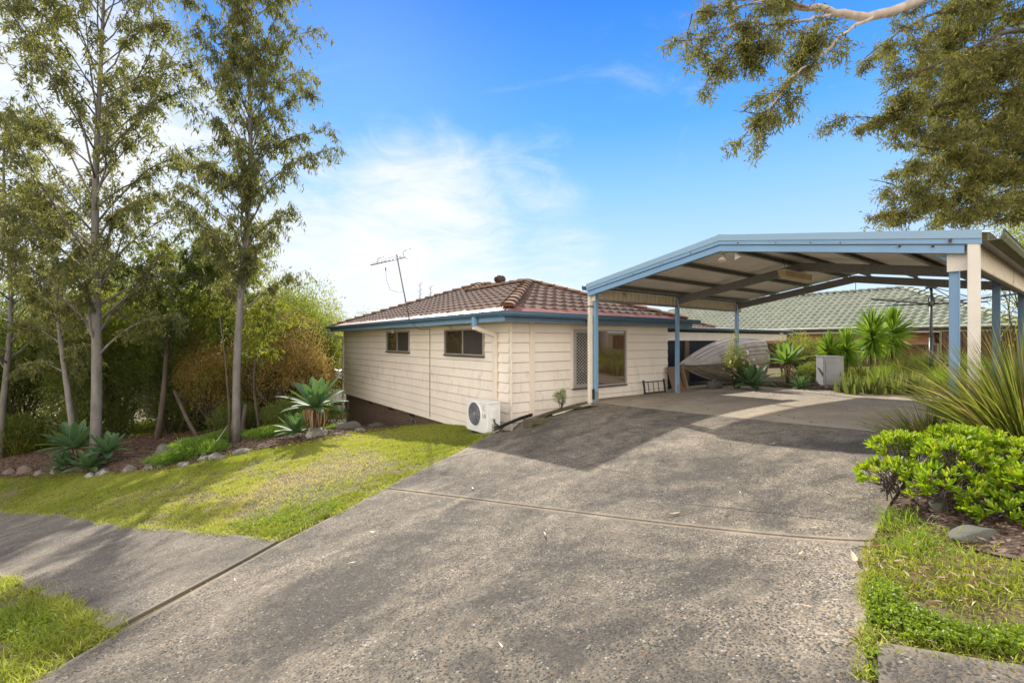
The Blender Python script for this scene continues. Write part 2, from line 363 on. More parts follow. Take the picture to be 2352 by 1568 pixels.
def soil():
    m, t, p, o = newmat('soil_and_turf'); v = coords(t)
    g = ramp(t, noise(t, v, 1.3, 7, .65), [(.40, (.11, .12, .025)), (.52, (.17, .125, .06)), (.66, (.20, .13, .085))])
    f = noise(t, v, 60, 4, .7)
    c = mixc(t, .5, g, mixc(t, f, (.035, .028, .016), (.19, .16, .07)))
    t.links.new(c, p.inputs['Base Color']); p.inputs['Roughness'].default_value = .95; bump(t, p, f, .8, .02); return m
M_SOIL = soil()
def mulch():
    m, t, p, o = newmat('bark_mulch'); v = coords(t)
    vo = t.nodes.new('ShaderNodeTexVoronoi'); t.links.new(coords(t, (26, 60, 40)), vo.inputs['Vector']); vo.inputs['Scale'].default_value = 1
    sp = t.nodes.new('ShaderNodeSeparateColor'); t.links.new(vo.outputs['Color'], sp.inputs[0])
    c = ramp(t, sp.outputs[0], [(0, (.03, .017, .011)), (.5, (.085, .05, .033)), (.85, (.16, .105, .07)), (1, (.24, .18, .13))])
    t.links.new(c, p.inputs['Base Color']); p.inputs['Roughness'].default_value = .95; bump(t, p, sp.outputs[1], .8, .02); return m
M_MULCH = mulch()
M_CHIP = leafmat('bark_chips', [(0, (.035, .02, .014)), (.5, (.10, .058, .038)), (1, (.24, .16, .11))], .0, rough=.9, spec=.2)
M_DRY = leafmat('dry_leaf', [(0, (.14, .07, .03)), (.5, (.26, .15, .07)), (1, (.66, .52, .36))], .15, (.4, .25, .1))
GS = [(0, (.06, .10, .014)), (.35, (.16, .21, .025)), (.60, (.27, .33, .045)), (.82, (.44, .42, .12)), (1, (.54, .43, .24))]
M_GRASS = leafmat('lawn_grass', GS, .5, (.64, .66, .06), .5, .35)
M_COVER = leafmat('clover_cover', [(0, (.085, .15, .010)), (1, (.25, .34, .025))], .42, (.55, .70, .03), .45)
M_GUM = leafmat('gum_leaf', [(0, (.040, .052, .026)), (.45, (.088, .102, .042)), (.8, (.17, .175, .055)), (.95, (.30, .29, .06)), (1, (.38, .25, .07))], .42, (.52, .52, .10), .6, .3)
M_GUM2 = leafmat('old_gum_leaf', [(0, (.028, .038, .014)), (.5, (.080, .090, .028)), (.85, (.19, .165, .04)), (1, (.34, .22, .055))], .36, (.48, .46, .06), .6, .3)
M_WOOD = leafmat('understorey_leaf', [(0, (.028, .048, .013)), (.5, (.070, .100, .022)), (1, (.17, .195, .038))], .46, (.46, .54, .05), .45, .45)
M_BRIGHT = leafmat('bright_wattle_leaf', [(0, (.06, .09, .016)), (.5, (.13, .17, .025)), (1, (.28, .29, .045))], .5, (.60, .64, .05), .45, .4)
M_ORANGE = leafmat('red_tipped_leaf', [(0, (.09, .11, .02)), (.4, (.24, .21, .045)), (.7, (.46, .27, .10)), (1, (.68, .44, .30))], .5, (.62, .42, .10), .5, .4)
M_AGAVE = leafmat('agave_leaf', [(0, (.045, .095, .052)), (.6, (.085, .16, .075)), (.85, (.12, .21, .06)), (1, (.42, .50, .08))], .20, (.30, .52, .08), .58, .3)
M_AGAVEB = leafmat('sunlit_agave_leaf', [(0, (.05, .12, .03)), (.6, (.10, .20, .04)), (1, (.42, .50, .08))], .38, (.42, .62, .06), .58, .3)
M_YUCCA = leafmat('yucca_leaf', [(0, (.05, .13, .012)), (.6, (.12, .24, .02)), (1, (.32, .36, .05))], .42, (.48, .66, .05), .5, .35)
M_STRAP = leafmat('strap_leaf', [(0, (.035, .065, .012)), (.5, (.085, .125, .018)), (.85, (.21, .22, .035)), (1, (.40, .27, .12))], .38, (.46, .50, .05), .5, .35)
M_SNAKE = leafmat('sword_leaf', [(0, (.05, .075, .022)), (1, (.19, .24, .06))], .3, (.45, .50, .08), .45, .4)
M_PITTO = leafmat('glossy_shrub_leaf', [(0, (.06, .13, .008)), (.45, (.15, .27, .010)), (.75, (.28, .38, .015)), (.92, (.42, .46, .03)), (1, (.60, .42, .03))], .42, (.64, .80, .02), .45, .4)
M_FERN = leafmat('ferny_leaf', [(0, (.04, .10, .012)), (1, (.15, .26, .03))], .45, (.42, .60, .03))
M_FLOW = leafmat('pink_petal', [(0, (.62, .40, .36)), (1, (.80, .66, .58))], .4, (.9, .6, .5))
# ------------------------------------------------------------------ terrain
CT = np.array([(0,0,-1.5),(-2.74,3.1,-1.99),(-2.23,4.41,-1.945),(-5.28,4.69,-2.44),(-10.35,9.2,-3.41),(-12.4,11,-3.26),(-9.7,10.5,-2.93),(-6.4,10.5,-2.35),
 (-5.0,11.5,-2.25),(-.05,9.0,-1.84),(-1.86,11.6,-2.11),(-3.52,13.84,-2.6),(-6.64,18,-3.36),(-3.13,12.3,-2.33),(-7.1,9.2,-2.55),(-.468,8.73,-1.78),
 (-1.53,5.52,-1.79),(2.32,2.95,-1.30),(1.79,9.73,-1.31),(.33,9.1,-1.57),(1.04,9.5,-1.435),(4.2,11.55,-1.33),(6.6,13.3,-1.325),(2.155,9.3,-1.31),(4.6,5.82,-1.18),(5.13,5.27,-1.16),
 (9.1,9.8,-1.22),(9.45,13.3,-1.22),(11,12,-.92),(15,16.5,-.88),(18,15,-.75),(9,20,-1.4),(4.4,4.1,-1.04),(2.4,2.1,-1.14),(1.94,1.72,-1.25),(1.45,1.9,-1.33),(8,7,-1.08),(11,9,-.98),
 (-15,16,-3.2),(-8,20,-3.6),(-12,32,-4.1),(-26,22,-4.6),(-18,9,-4.2),(5,30,-2.0),(40,40,0.0),(0,70,-3.5),(-60,40,-6.5),(60,5,1.0),(0,-30,-2.4),(30,-20,.8),(-30,-20,-6),(-45,75,-4.5),(60,75,-.5)], dtype=float)
def _tps(d2): return np.where(d2 > 1e-12, d2*np.log(np.maximum(d2, 1e-12))*.5, 0.0)
_n = len(CT); _K = _tps(((CT[:, None, :2]-CT[None, :, :2])**2).sum(-1)) + np.eye(_n)*.02
_P = np.c_[np.ones(_n), CT[:, :2]]; _A = np.block([[_K, _P], [_P.T, np.zeros((3, 3))]])
_W = np.linalg.solve(_A, np.r_[CT[:, 2], 0, 0, 0])
def G(x, y):
    x = np.atleast_1d(np.asarray(x, float)); y = np.atleast_1d(np.asarray(y, float))
    r = np.sqrt(x*x + y*y); s = np.where(r > 85, 85/np.maximum(r, 1e-9), 1.0); x, y = x*s, y*s
    out = np.zeros(x.shape)
    for i in range(0, x.size, 20000):
        xs, ys = x.ravel()[i:i+20000], y.ravel()[i:i+20000]
        d2 = (xs[:, None]-CT[None, :, 0])**2 + (ys[:, None]-CT[None, :, 1])**2
        out.ravel()[i:i+20000] = _tps(d2) @ _W[:_n] + _W[_n] + _W[_n+1]*xs + _W[_n+2]*ys
    return out
def g1(x, y): return float(G(x, y)[0])
_T = np.concatenate([np.arange(1.0, 30, .02), np.arange(30, 80, .2)])
def at(px, py, off=0.0):
    """where the sight line through a point of the photograph (2352 wide) meets the terrain"""
    u, v = (px-1176)/1045, (py-782)/1045
    z = G(u*_T, _T) + off; k = np.argmax(-v*_T <= z)
    t0 = _T[max(k-1, 0)]; t1 = _T[k]; f0 = -v*t0 - z[max(k-1, 0)]; f1 = -v*t1 - z[k]
    t = t0 + (t1-t0)*(f0/(f0-f1)) if f0 != f1 else t1
    return Vector((u*t, t, -v*t))
def G3(x, y, dz=0.0): return Vector((x, y, g1(x, y)+dz))
def inpoly(x, y, poly):
    c = np.zeros(x.shape, bool); n = len(poly)
    for i in range(n):
        x0, y0 = poly[i][0], poly[i][1]; x1, y1 = poly[(i+1) % n][0], poly[(i+1) % n][1]
        if y0 == y1: continue
        c ^= ((y0 > y) != (y1 > y)) & (x < (x1-x0)*(y-y0)/(y1-y0)+x0)
    return c
def edist(x, y, poly):
    d = np.full(x.shape, 9.0); n = len(poly)
    for i in range(n):
        ax, ay = poly[i][0], poly[i][1]; bx, by = poly[(i+1) % n][0]-ax, poly[(i+1) % n][1]-ay
        t = np.clip(((x-ax)*bx+(y-ay)*by)/max(bx*bx+by*by, 1e-9), 0, 1)
        d = np.minimum(d, np.hypot(x-ax-t*bx, y-ay-t*by))
    return d
P2 = lambda *pts: [tuple(at(a, b)[:2]) for a, b in pts]
HH = lambda r, l: tuple(H(r, l)[:2])

def axis(pts):
    o = []
    for a, b, s in pts: o += list(np.arange(a, b, s))
    return np.array(o + [pts[-1][1]])
gx = axis([(-900, -200, 100), (-200, -60, 20), (-60, -22, 2), (-22, -14, .5), (-14, 14, .16), (14, 22, .5), (22, 60, 2), (60, 200, 20), (200, 900, 100)])
gy = axis([(-300, -60, 40), (-60, -8, 4), (-8, -1, .5), (-1, 22, .16), (22, 34, .6), (34, 80, 3), (80, 200, 20), (200, 1200, 100)])
XX, YY = np.meshgrid(gx, gy); ZZ = G(XX.ravel(), YY.ravel())
i, j = np.meshgrid(np.arange(len(gx)-1), np.arange(len(gy)-1)); k = (j*len(gx)+i).ravel()
F = np.c_[k, k+1, k+1+len(gx), k+len(gx)]
near = (np.abs(XX.ravel()) < 20) & (YY.ravel() < 24)
ZZ = ZZ - .004
grd = raw_mesh('ground', np.c_[XX.ravel(), YY.ravel(), ZZ], F, np.zeros(len(ZZ)), M_SOIL, smooth=True); tag(grd, kind='structure')

def sheet(name, poly, off, mat, step=.12, thick=.10, grime=None, kind='structure'):
    xs = [p[0] for p in poly]; ys = [p[1] for p in poly]
    bm = bmesh.new(); bm.faces.new([bm.verts.new((x, y, 0)) for x, y in poly])
    for ax, lo, hi in ((0, min(xs), max(xs)), (1, min(ys), max(ys))):
        for c in np.arange(math.floor(lo/step)*step, hi, step):
            if c <= lo+1e-5: continue
            p = [0, 0, 0]; q = [0, 0, 0]; p[ax] = float(c); q[ax] = 1
            bmesh.ops.bisect_plane(bm, geom=bm.verts[:]+bm.edges[:]+bm.faces[:], plane_co=p, plane_no=q)
    bmesh.ops.recalc_face_normals(bm, faces=bm.faces[:])
    if sum(f.normal.z*f.calc_area() for f in bm.faces) < 0: bmesh.ops.reverse_faces(bm, faces=bm.faces[:])
    V = np.array([v.co[:] for v in bm.verts]); z = G(V[:, 0], V[:, 1]) + off
    ed = edist(V[:, 0], V[:, 1], poly)
    round_ = np.zeros(len(z))
    for v, zz, rr in zip(bm.verts, z, round_): v.co.z = zz + rr
    nv = len(bm.verts); bm.verts.index_update()
    if thick:
        be = [e for e in bm.edges if len(e.link_faces) == 1]
        for e in be: e.smooth = False
        r = bmesh.ops.extrude_edge_only(bm, edges=be)
        for v in [g for g in r['geom'] if isinstance(g, bmesh.types.BMVert)]: v.co.z -= thick
    me = bpy.data.meshes.new(name); bm.to_mesh(me); bm.free()
    n = len(me.vertices); co_ = np.zeros(n*3, np.float32); me.vertices.foreach_get('co', co_); co_ = co_.reshape(-1, 3)
    ed = edist(co_[:, 0], co_[:, 1], poly)
    a = me.attributes.new('edge', 'FLOAT', 'POINT'); a.data.foreach_set('value', ed.astype(np.float32))
    gv = np.zeros(n) if grime is None else grime(co_[:, 0], co_[:, 1])
    a = me.attributes.new('grime', 'FLOAT', 'POINT'); a.data.foreach_set('value', gv.astype(np.float32))
    a = me.attributes.new('var', 'FLOAT', 'POINT'); a.data.foreach_set('value', np.full(n, .5, np.float32))
    me.polygons.foreach_set('use_smooth', [p.normal.z > .7 for p in me.polygons])
    me.materials.append(mat); o = bpy.data.objects.new(name, me); COL.objects.link(o); return tag(o, kind=kind)

def shrink(poly, d=.008):
    cx_ = sum(p[0] for p in poly)/len(poly); cy_ = sum(p[1] for p in poly)/len(poly)
    return [(p[0]+(cx_-p[0])*d, p[1]+(cy_-p[1])*d) for p in poly]
jL, jR = P2((885, 1121), (2003, 1245)); jL2, jR2 = P2((883.4, 1122.6), (2001.5, 1247))
s0 = HH(2.30, -.74); s1 = HH(2.30, -6.05)
UPD = [jL] + P2((950, 1088), (1010, 1060), (1052, 1040), (1090, 1019), (1120, 1003), (1150, 989), (1180, 975), (1215, 961), (1250, 950), (1290, 940), (1330, 932)) + [HH(2.30, .1), s0, s1] + P2((2095, 1080), (2040, 1165)) + [jR]
LOWD = [jR2] + P2((1996, 1300), (1990, 1400), (1988, 1500)) + [(1.38, 1.75), (1.22, .6), (1.2, -1.2), (-3.9, -1.2), (-3.3, .8)] + P2((75, 1568), (270, 1457), (450, 1355), (645, 1246), (770, 1183)) + [jL2]
def streaks(x, y):      # two long dark tyre bands running up the drive + the oily patch
    d = np.array([.30, 1.0]); d = d/np.hypot(*d); s = x*d[1]-y*d[0]
    b = np.exp(-((s+1.75)/.38)**2) + .8*np.exp(-((s-.15)/.42)**2)
    b *= .42*(.5+.5*np.sin(y*.9+1)**2)
    for (px, py, rx, ry, k) in ((1900, 1025, 1.1, .26, .8), (2060, 1230, .15, .5, .5), (1560, 1060, .9, .3, .7), (800, 1420, .9, .4, .6), (1250, 1400, 1.0, .3, .6), (1000, 1250, .7, .35, .55), (1650, 1330, .5, .3, .5), (1330, 1000, .9, .2, .2), (1480, 1140, .9, .45, .55), (1330, 1270, .8, .3, .5), (1800, 1030, .7, .2, .3), (960, 1100, .5, .5, .5), (1300, 960, .8, .3, .0)):
        c = at(px, py); b = np.maximum(b, k*np.exp(-(((x-c.x)*.8+(y-c.y)*-.6)/rx)**2-(((x-c.x)*.6+(y-c.y)*.8)/ry)**2))
    return np.clip(b, 0, 1)
drv_up = sheet('driveway', UPD, .022, M_AGG, .12, .12, streaks)
drv_lo = sheet('driveway', LOWD, .016, M_AGG, .12, .12, lambda x, y: streaks(x, y)*.8)
# joint filler: a dark strip a little lower
mb = MB()
for a, b, wd in ((Vector((*jL, 0)), Vector((*jR, 0)), .03),):
    pts = [a.lerp(b, q/24) for q in range(25)]; nrm = Vector((-(b-a).y, (b-a).x, 0)).normalized()*.028
    vs = []
    for q in pts: vs += [G3((q-nrm).x, (q-nrm).y, .004), G3((q+nrm).x, (q+nrm).y, .004)]
    mb.add(vs, [(2*q, 2*q+1, 2*q+3, 2*q+2) for q in range(24)])
M_FILL = plain('joint_filler', (.05, .035, .025), .95, c2=(.09, .07, .04))
tag(mb.build('driveway_joint', M_FILL), kind='structure')
def ribbon(name, pts, wd, mat, dz, kind='structure'):
    mb = MB(); P_ = [at(*p) for p in pts]; q_ = []
    for u_, v_ in zip(P_[:-1], P_[1:]):
        for k in range(6): q_.append(u_.lerp(v_, k/6) + Vector((random.uniform(-.008, .008), random.uniform(-.008, .008), 0)))
    q_.append(P_[-1]); vs = []
    for k, p in enumerate(q_):
        t = (q_[min(k+1, len(q_)-1)]-q_[max(k-1, 0)]); n_ = Vector((-t.y, t.x, 0)).normalized()*wd*random.uniform(.5, 1.1)
        for s in (-1, 1): z = p + n_*s; vs.append((z.x, z.y, g1(z.x, z.y)+dz))
    mb.add(vs, [(2*k, 2*k+1, 2*k+3, 2*k+2) for k in range(len(q_)-1)]); return tag(mb.build(name, mat), kind=kind)
ribbon('driveway_crack', [(1200, 1015), (1262, 1040), (1340, 1065), (1400, 1082), (1450, 1090)], .0035, M_FILL, .026)
ribbon('driveway_crack', [(1480, 1003), (1560, 1002), (1640, 1012), (1720, 1032)], .003, M_FILL, .026)
ribbon('driveway_crack', [(1560, 1158), (1650, 1168), (1800, 1185), (1950, 1205)], .004, M_FILL, .026)
# footpath panels running down the street on the left
far = P2((645, 1240), (456, 1220), (283, 1210), (173, 1184), (0, 1168)); nr = P2((254, 1451), (113, 1372), (-17, 1316), (-105, 1272), (-240, 1215))
vx = lambda a, b, s: (a[0]+(a[0]-b[0])*s, a[1]+(a[1]-b[1])*s)
far.append(vx(far[-1], far[-3], 1.0)); nr.append(vx(nr[-1], nr[-3], 1.3))
g_ = .006
for q in range(5):
    a, b, c, d = [Vector((*p, 0)) for p in (far[q], far[q+1], nr[q+1], nr[q])]
    gp = .006 if q else .012
    e = (b-a).normalized()*gp; f = (c-d).normalized()*gp
    sheet('footpath', [tuple((p)[:2]) for p in (a+e, b-e*.5, c-f*.5, d+f)], .018, M_PATH, .12, .1)
A_ = Vector((*P2((2014, 1480))[0], 0)); B_ = Vector((*P2((2352, 1536))[0], 0)); dr_ = (B_-A_).normalized(); pr_ = Vector((dr_.y, -dr_.x, 0))
sheet('footpath', [tuple(p[:2]) for p in (A_, A_+dr_*4.5, A_+dr_*4.5+pr_*1.35, Vector((*P2((2024, 1650))[0], 0)), Vector((*P2((2018, 1568))[0], 0)))], .02, M_PATH, .12, .1)
# smooth carport slab, four panels
c_ = .008
for r0, r1, l0, l1 in ((2.31, 5.3, -3.3, .44), (5.3+c_, 8.45, -3.3, 1.2), (2.31, 5.3, -6.05, -3.3-c_), (5.3+c_, 8.35, -6.05, -3.3-c_)):
    pl = [HH(r0, l0), HH(r1, l0), HH(r1, l1), HH(r0, l1)]
    if l1 == .44: pl = [HH(2.31, l0), HH(r1, l0), HH(r1, l1), HH(2.75, l1), HH(2.31, -.1)]
    sheet('concrete_slab', pl, .022, M_SLAB, .2, .12)

# garden beds
rk = [(0, 1097), (60, 1092), (130, 1084), (200, 1084), (300, 1080), (370, 1073), (450, 1058), (520, 1043), (600, 1030), (680, 1016), (745, 1003), (800, 992), (860, 984), (915, 981)]
RKW = P2(*rk)
BED = RKW + [(-3.3, 13.0), (-4.2, 13.6), (-6.6, 14.2), (-10.5, 14.5), (-14.5, 14.0), (-14.0, 11.6)]
sheet('garden_bed', BED, .03, M_MULCH, .25, 0)
BEDR = [jR] + P2((2045, 1165), (2075, 1125)) + [HH(2.25, -5.95), HH(8.4, -6.15), HH(8.45, -9.5), HH(1.0, -9.5), (5.2, 2.2), (2.6, 1.9)] + P2((2352, 1290), (2200, 1255), (2110, 1215))
sheet('garden_bed', BEDR, .01, M_MULCH, .25, 0)
BEDB = [HH(8.42, -6.1), HH(8.42, .9), HH(10.5, .9), HH(10.5, -1.6), HH(9.3, -3.0), HH(9.6, -6.1)]
sheet('garden_bed', BEDB, .012, M_MULCH, .25, 0)

# ------------------------------------------------------------------ the house
house = empty('weatherboard_house', H(.5, .5, -1.84), 'cream weatherboard house with brown tiled hip roof, blue gutters and brick base', 'house')
ZS = .39     # soffit
def boards(mb, p0, ax, nrm, length, z0, z1, E=.205, lap=.020):
    """overlapping boards; p0 corner at z=0, nrm outward"""
    z = z1; 
    while z > z0 + .01:
        zb = max(z-E, z0); a = p0 + nrm*lap; b = p0 + nrm*.002
        n = max(1, int(length/2))
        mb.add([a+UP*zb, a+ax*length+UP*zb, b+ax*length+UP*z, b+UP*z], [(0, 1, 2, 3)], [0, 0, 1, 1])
        mb.add([p0+UP*zb, p0+ax*length+UP*zb, a+ax*length+UP*zb, a+UP*zb], [(0, 1, 2, 3)], 0)
        z = zb
def fix_out(mb): pass
cladding = MB()
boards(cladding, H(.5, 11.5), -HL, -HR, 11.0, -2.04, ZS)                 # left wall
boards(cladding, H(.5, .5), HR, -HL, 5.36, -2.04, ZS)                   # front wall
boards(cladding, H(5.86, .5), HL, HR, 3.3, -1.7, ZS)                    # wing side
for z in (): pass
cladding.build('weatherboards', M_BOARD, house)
mb = MB()                                                            # solid core behind the boards
mb.hb(.502, 5.857, .503, 11.5, -2.03, ZS); mb.hb(5.857, 12.9, 3.7, 11.5, -2.03, ZS); mb.build('wall', M_CREAM, house)
mb = MB(); mb.hb(.56, 12.8, 3.2, 11.44, -4.2, -2.02); mb.hb(.56, 3.0, .56, 3.2, -2.9, -2.03); mb.build('brick_base', M_BRICK, house)
# corner boards, cover strip
mb = MB()
mb.hb(.478, .50, .40, .478, -2.02, ZS); mb.build('corner_board', M_CREAM, house)
cs = MB(); cs.hb(1.0, 1.12, .44, .482, -1.75, ZS, .5); cs.build('cover_strip', M_CREAM, house)
for lj in (8.6, 3.95):                                               # joints between sheets of board
    j_ = MB(); j_.hb(.479, .484, lj, lj+.018, -2.03, ZS); j_.build('joint_strip', M_CREAM, house)
mb = MB(); mb.hb(.02, 6.24, .02, 3.2, ZS, ZS+.012); mb.hb(.02, 12.9, 3.2, 12.0, ZS+.0, ZS+.012); mb.build('soffit', M_SOFFIT, house)

# roof planes of real tiles
TP = math.tan(R_(20.2))
def tiled(mb, org, along, inward, lo, hi, dmax, zb, tp, d0=0.0, per=.30, gauge=.33, amp=.024, step=.040, ns=8):
    """org point on eave, lo/hi give the run limits at distance d up the slope"""
    d = d0; row = 0
    while d < dmax - .02:
        d1 = min(d+gauge, dmax); 
        u0 = min(lo(d), lo(d1)); u1 = max(hi(d), hi(d1)); off = (row % 2)*per*.5*0
        us = np.arange(math.floor(u0/per)*per, u1+per/ns, per/ns)
        vs = []; av = []
        for dd, lift in ((d, -.004), (d, step), (d1, .0)):
            for u in us:
                uu = min(max(u, lo(dd)), hi(dd)); ph = (uu/per) % 1.0
                h = amp*(math.sin(math.pi*min(ph/.62, 1.0))**1.0 if ph < .62 else -.28*math.sin(math.pi*(ph-.62)/.38))
                p = org + along*uu + inward*dd + UP*(zb + dd*tp + (lift + h if lift >= 0 else lift))
                vs.append(p)
                tr = random.Random(int(uu/per+.001)*7919 + row*104729).random(); av.append(tr)
        n = len(us); fs = []
        for q in range(2):
            for k in range(n-1): fs.append((q*n+k, q*n+k+1, (q+1)*n+k+1, (q+1)*n+k))
        mb.add(vs, fs, av, False); d = d1; row += 1
ZE = .535
main = MB(); F0 = .36
tiled(main, H(0, 0), HL, HR, lambda d: d if d <= 3.13 else 3.18+d, lambda d: 12-d, 4.41, ZE, TP, F0)
tiled(main, H(0, 0), HR, HL, lambda d: d, lambda d: 6.26-d, 3.13, ZE, TP, F0)
tiled(main, H(6.26, 0), HL, -HR, lambda d: d, lambda d: 3.18+d, 3.13, ZE, TP, .1)
tiled(main, H(0, 3.18), HR, HL, lambda d: 6.26-d if d <= 3.13 else d, lambda d: 13.4-d, 4.41, ZE, TP, .1)
roof = main.build('roof', M_TILE, house)
# fix facing: recalc
mb = MB()   # back and right slopes, underlay
a = [H(0, 12, ZE), H(13.4, 12, ZE), H(8.99, 7.59, ZE+4.41*TP), H(4.41, 7.59, ZE+4.41*TP)]; mb.add(a, [(0, 1, 2, 3)], .3)
a = [H(13.4, 12, ZE), H(13.4, 3.18, ZE), H(8.99, 7.59, ZE+4.41*TP)]; mb.add(a, [(0, 1, 2)], .3)
e_ = -.02
def hz(r, l, d): return H(r, l, ZE+d*TP+e_)
mb.add([hz(0, 0, 0), hz(0, 12, 0), hz(4.41, 7.59, 4.41), hz(3.13, 6.31, 3.13), hz(3.13, 3.13, 3.13)], [(4, 3, 2, 1, 0)], .2)
mb.add([hz(0, 0, 0), hz(6.26, 0, 0), hz(3.13, 3.13, 3.13)], [(0, 1, 2)], .2)
mb.add([hz(6.26, 0, 0), hz(6.26, 3.18, 0), hz(3.13, 6.31, 3.13), hz(3.13, 3.13, 3.13)], [(0, 1, 2, 3)], .2)
mb.add([hz(6.26, 3.18, 0), hz(13.4, 3.18, 0), hz(8.99, 7.59, 4.41), hz(4.41, 7.59, 4.41), hz(3.13, 6.31, 3.13)], [(0, 1, 2, 3, 4)], .2)
mb.build('roof_sarking', M_TILE, house)
def caps(mb, a, b, n=None, rad=.125, L=.40):
    a, b = Vector(a), Vector(b); d = b-a; n = n or max(2, int(d.length/.36)); t = d.normalized(); s = t.cross(UP).normalized(); u = s.cross(t)
    for q in range(n):
        p = a + d*(q/n); vs = []; LL = d.length/n*1.16; av = random.random()
        for e, r, lf in ((0, rad*1.12, .035), (LL, rad*.92, .0)):
            for k in range(9):
                an = math.pi*(k/8); vs.append(p + t*e + s*(math.cos(an)*r*1.12) + u*(math.sin(an)*r*.62 - .02 + lf))
        fs = [(k, k+1, k+10, k+9) for k in range(8)] + [tuple(range(9))]
        mb.add(vs, fs, av, True)
cp = MB(); zt = lambda d: ZE + d*TP + .03
caps(cp, H(.30, .30, zt(.30)), H(3.13, 3.13, zt(3.13))); caps(cp, H(6.16, .10, zt(.1)), H(3.13, 3.13, zt(3.13))); caps(cp, H(3.13, 6.31, zt(3.13)), H(3.13, 3.13, zt(3.13)))
caps(cp, H(0.1, 11.9, zt(.1)), H(4.41, 7.59, zt(4.41))); caps(cp, H(3.0, 6.18, zt(3.0)), H(4.41, 7.59, zt(4.41))); caps(cp, H(8.99, 7.59, zt(4.41)), H(4.41, 7.59, zt(4.41))); caps(cp, H(13.3, 3.28, zt(.1)), H(8.99, 7.59, zt(4.41)))
cp.build('ridge_tiles', M_CAP, house)
for d_ in np.arange(.34, 3.1, .36):       # white pointing between the near hip tiles
    for sgn in (1,):
        mm = MB(); p = H(d_, d_, zt(d_)+.062); mm.tube([p + (HR-HL).normalized()*.14 - UP*.075, p + (HR-HL).normalized()*.07, p, p - (HR-HL).normalized()*.07, p - (HR-HL).normalized()*.14 - UP*.075], .011, 5); mm.build('pointing', M_MORT, house)

# metal flashing over the eaves course
def flash(name, org, al, inn, u0, u1, w0, dm=.41):
    mb = MB(); n = 60; vs = []
    for k in range(n+1):
        for dd in (0.0, .14, .28, dm):
            u = u0 + (u1-u0)*k/n; u = min(max(u, w0[0](dd)), w0[1](dd))
            vs.append(org + al*u + inn*(dd-.02) + UP*(ZE+.022 + dd*TP + .008*math.sin(u*5.1+dd*9) + .005*math.sin(u*13)))
    mb.add(vs, [(k*4+q, (k+1)*4+q, (k+1)*4+q+1, k*4+q+1) for k in range(n) for q in range(3)], .5, True)
    mb.build(name, M_FLASH, house)
flash('flashing', H(0, 0), HL, HR, 0, 12, (lambda d: d, lambda d: 12-d)); flash('flashing', H(0, 0), HR, HL, 0, 6.26, (lambda d: d, lambda d: 6.26-d))
# fascia and gutter
def gutter(name, a, b, out, mat, parent, z, wd=.11, ht=.095):
    prof = [(0, .0), (0, -ht), (wd*.8, -ht), (wd, -ht*.55), (wd*.93, -ht*.1), (wd*1.02, 0), (wd*.9, .006), (wd*.86, -.01), (wd*.86, -ht*.5), (wd*.7, -ht*.9), (.012, -ht*.9), (.012, 0)]
    mb = MB(); n = len(prof); vs = [Vector(p) + out*o + UP*(z+h) for p in (a, b) for o, h in prof]
    mb.add(vs, [(k, (k+1) % n, (k+1) % n+n, k+n) for k in range(n)] + [tuple(range(n)), tuple(reversed(range(n, 2*n)))])
    return mb.build(name, mat, parent)
gutter('gutter', H(-.0, -.115), H(-.0, 12.0), -HR, M_BLUED, house, .575); gutter('gutter', H(-.115, 0), H(6.5, 0), -HL, M_BLUED, house, .572)
mb = MB(); mb.hb(-.004, .02, -.0, 12.0, .385, .56); mb.build('fascia', M_BLUE, house)
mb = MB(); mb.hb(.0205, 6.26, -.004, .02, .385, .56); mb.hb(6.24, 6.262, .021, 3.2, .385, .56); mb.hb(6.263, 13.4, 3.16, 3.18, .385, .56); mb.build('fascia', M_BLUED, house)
def downpipe(parent, l, z0):
    d = MB(); d.hb(-.10, -.03, l-.05, l+.05, .30, .49); d.build('gutter_outlet', M_BLUE, parent)
    d = MB()
    d.box(H(-.09, l-.05, .30), HR*.06, HL*.10, UP*.012); 
    a = H(-.06, l-.045, .30); b = H(.44, l-.045, .13)
    d.prism([H(-.09, l-.045, .31), H(-.04, l-.045, .31), H(.475, l-.045, .155), H(.475, l-.045, .07), H(.40, l-.045, .095), H(-.09, l-.045, .245)], HL*.09)
    d.hb(.405, .474, l-.048, l+.048, z0, .10); d.hb(.400, .476, l-.052, l+.052, -.28, -.24); d.hb(.400, .476, l-.052, l+.052, -1.3, -1.26)
    d.build('downpipe', M_CREAM, parent)
downpipe(house, .93, -1.9); downpipe(house, 11.42, -3.5)
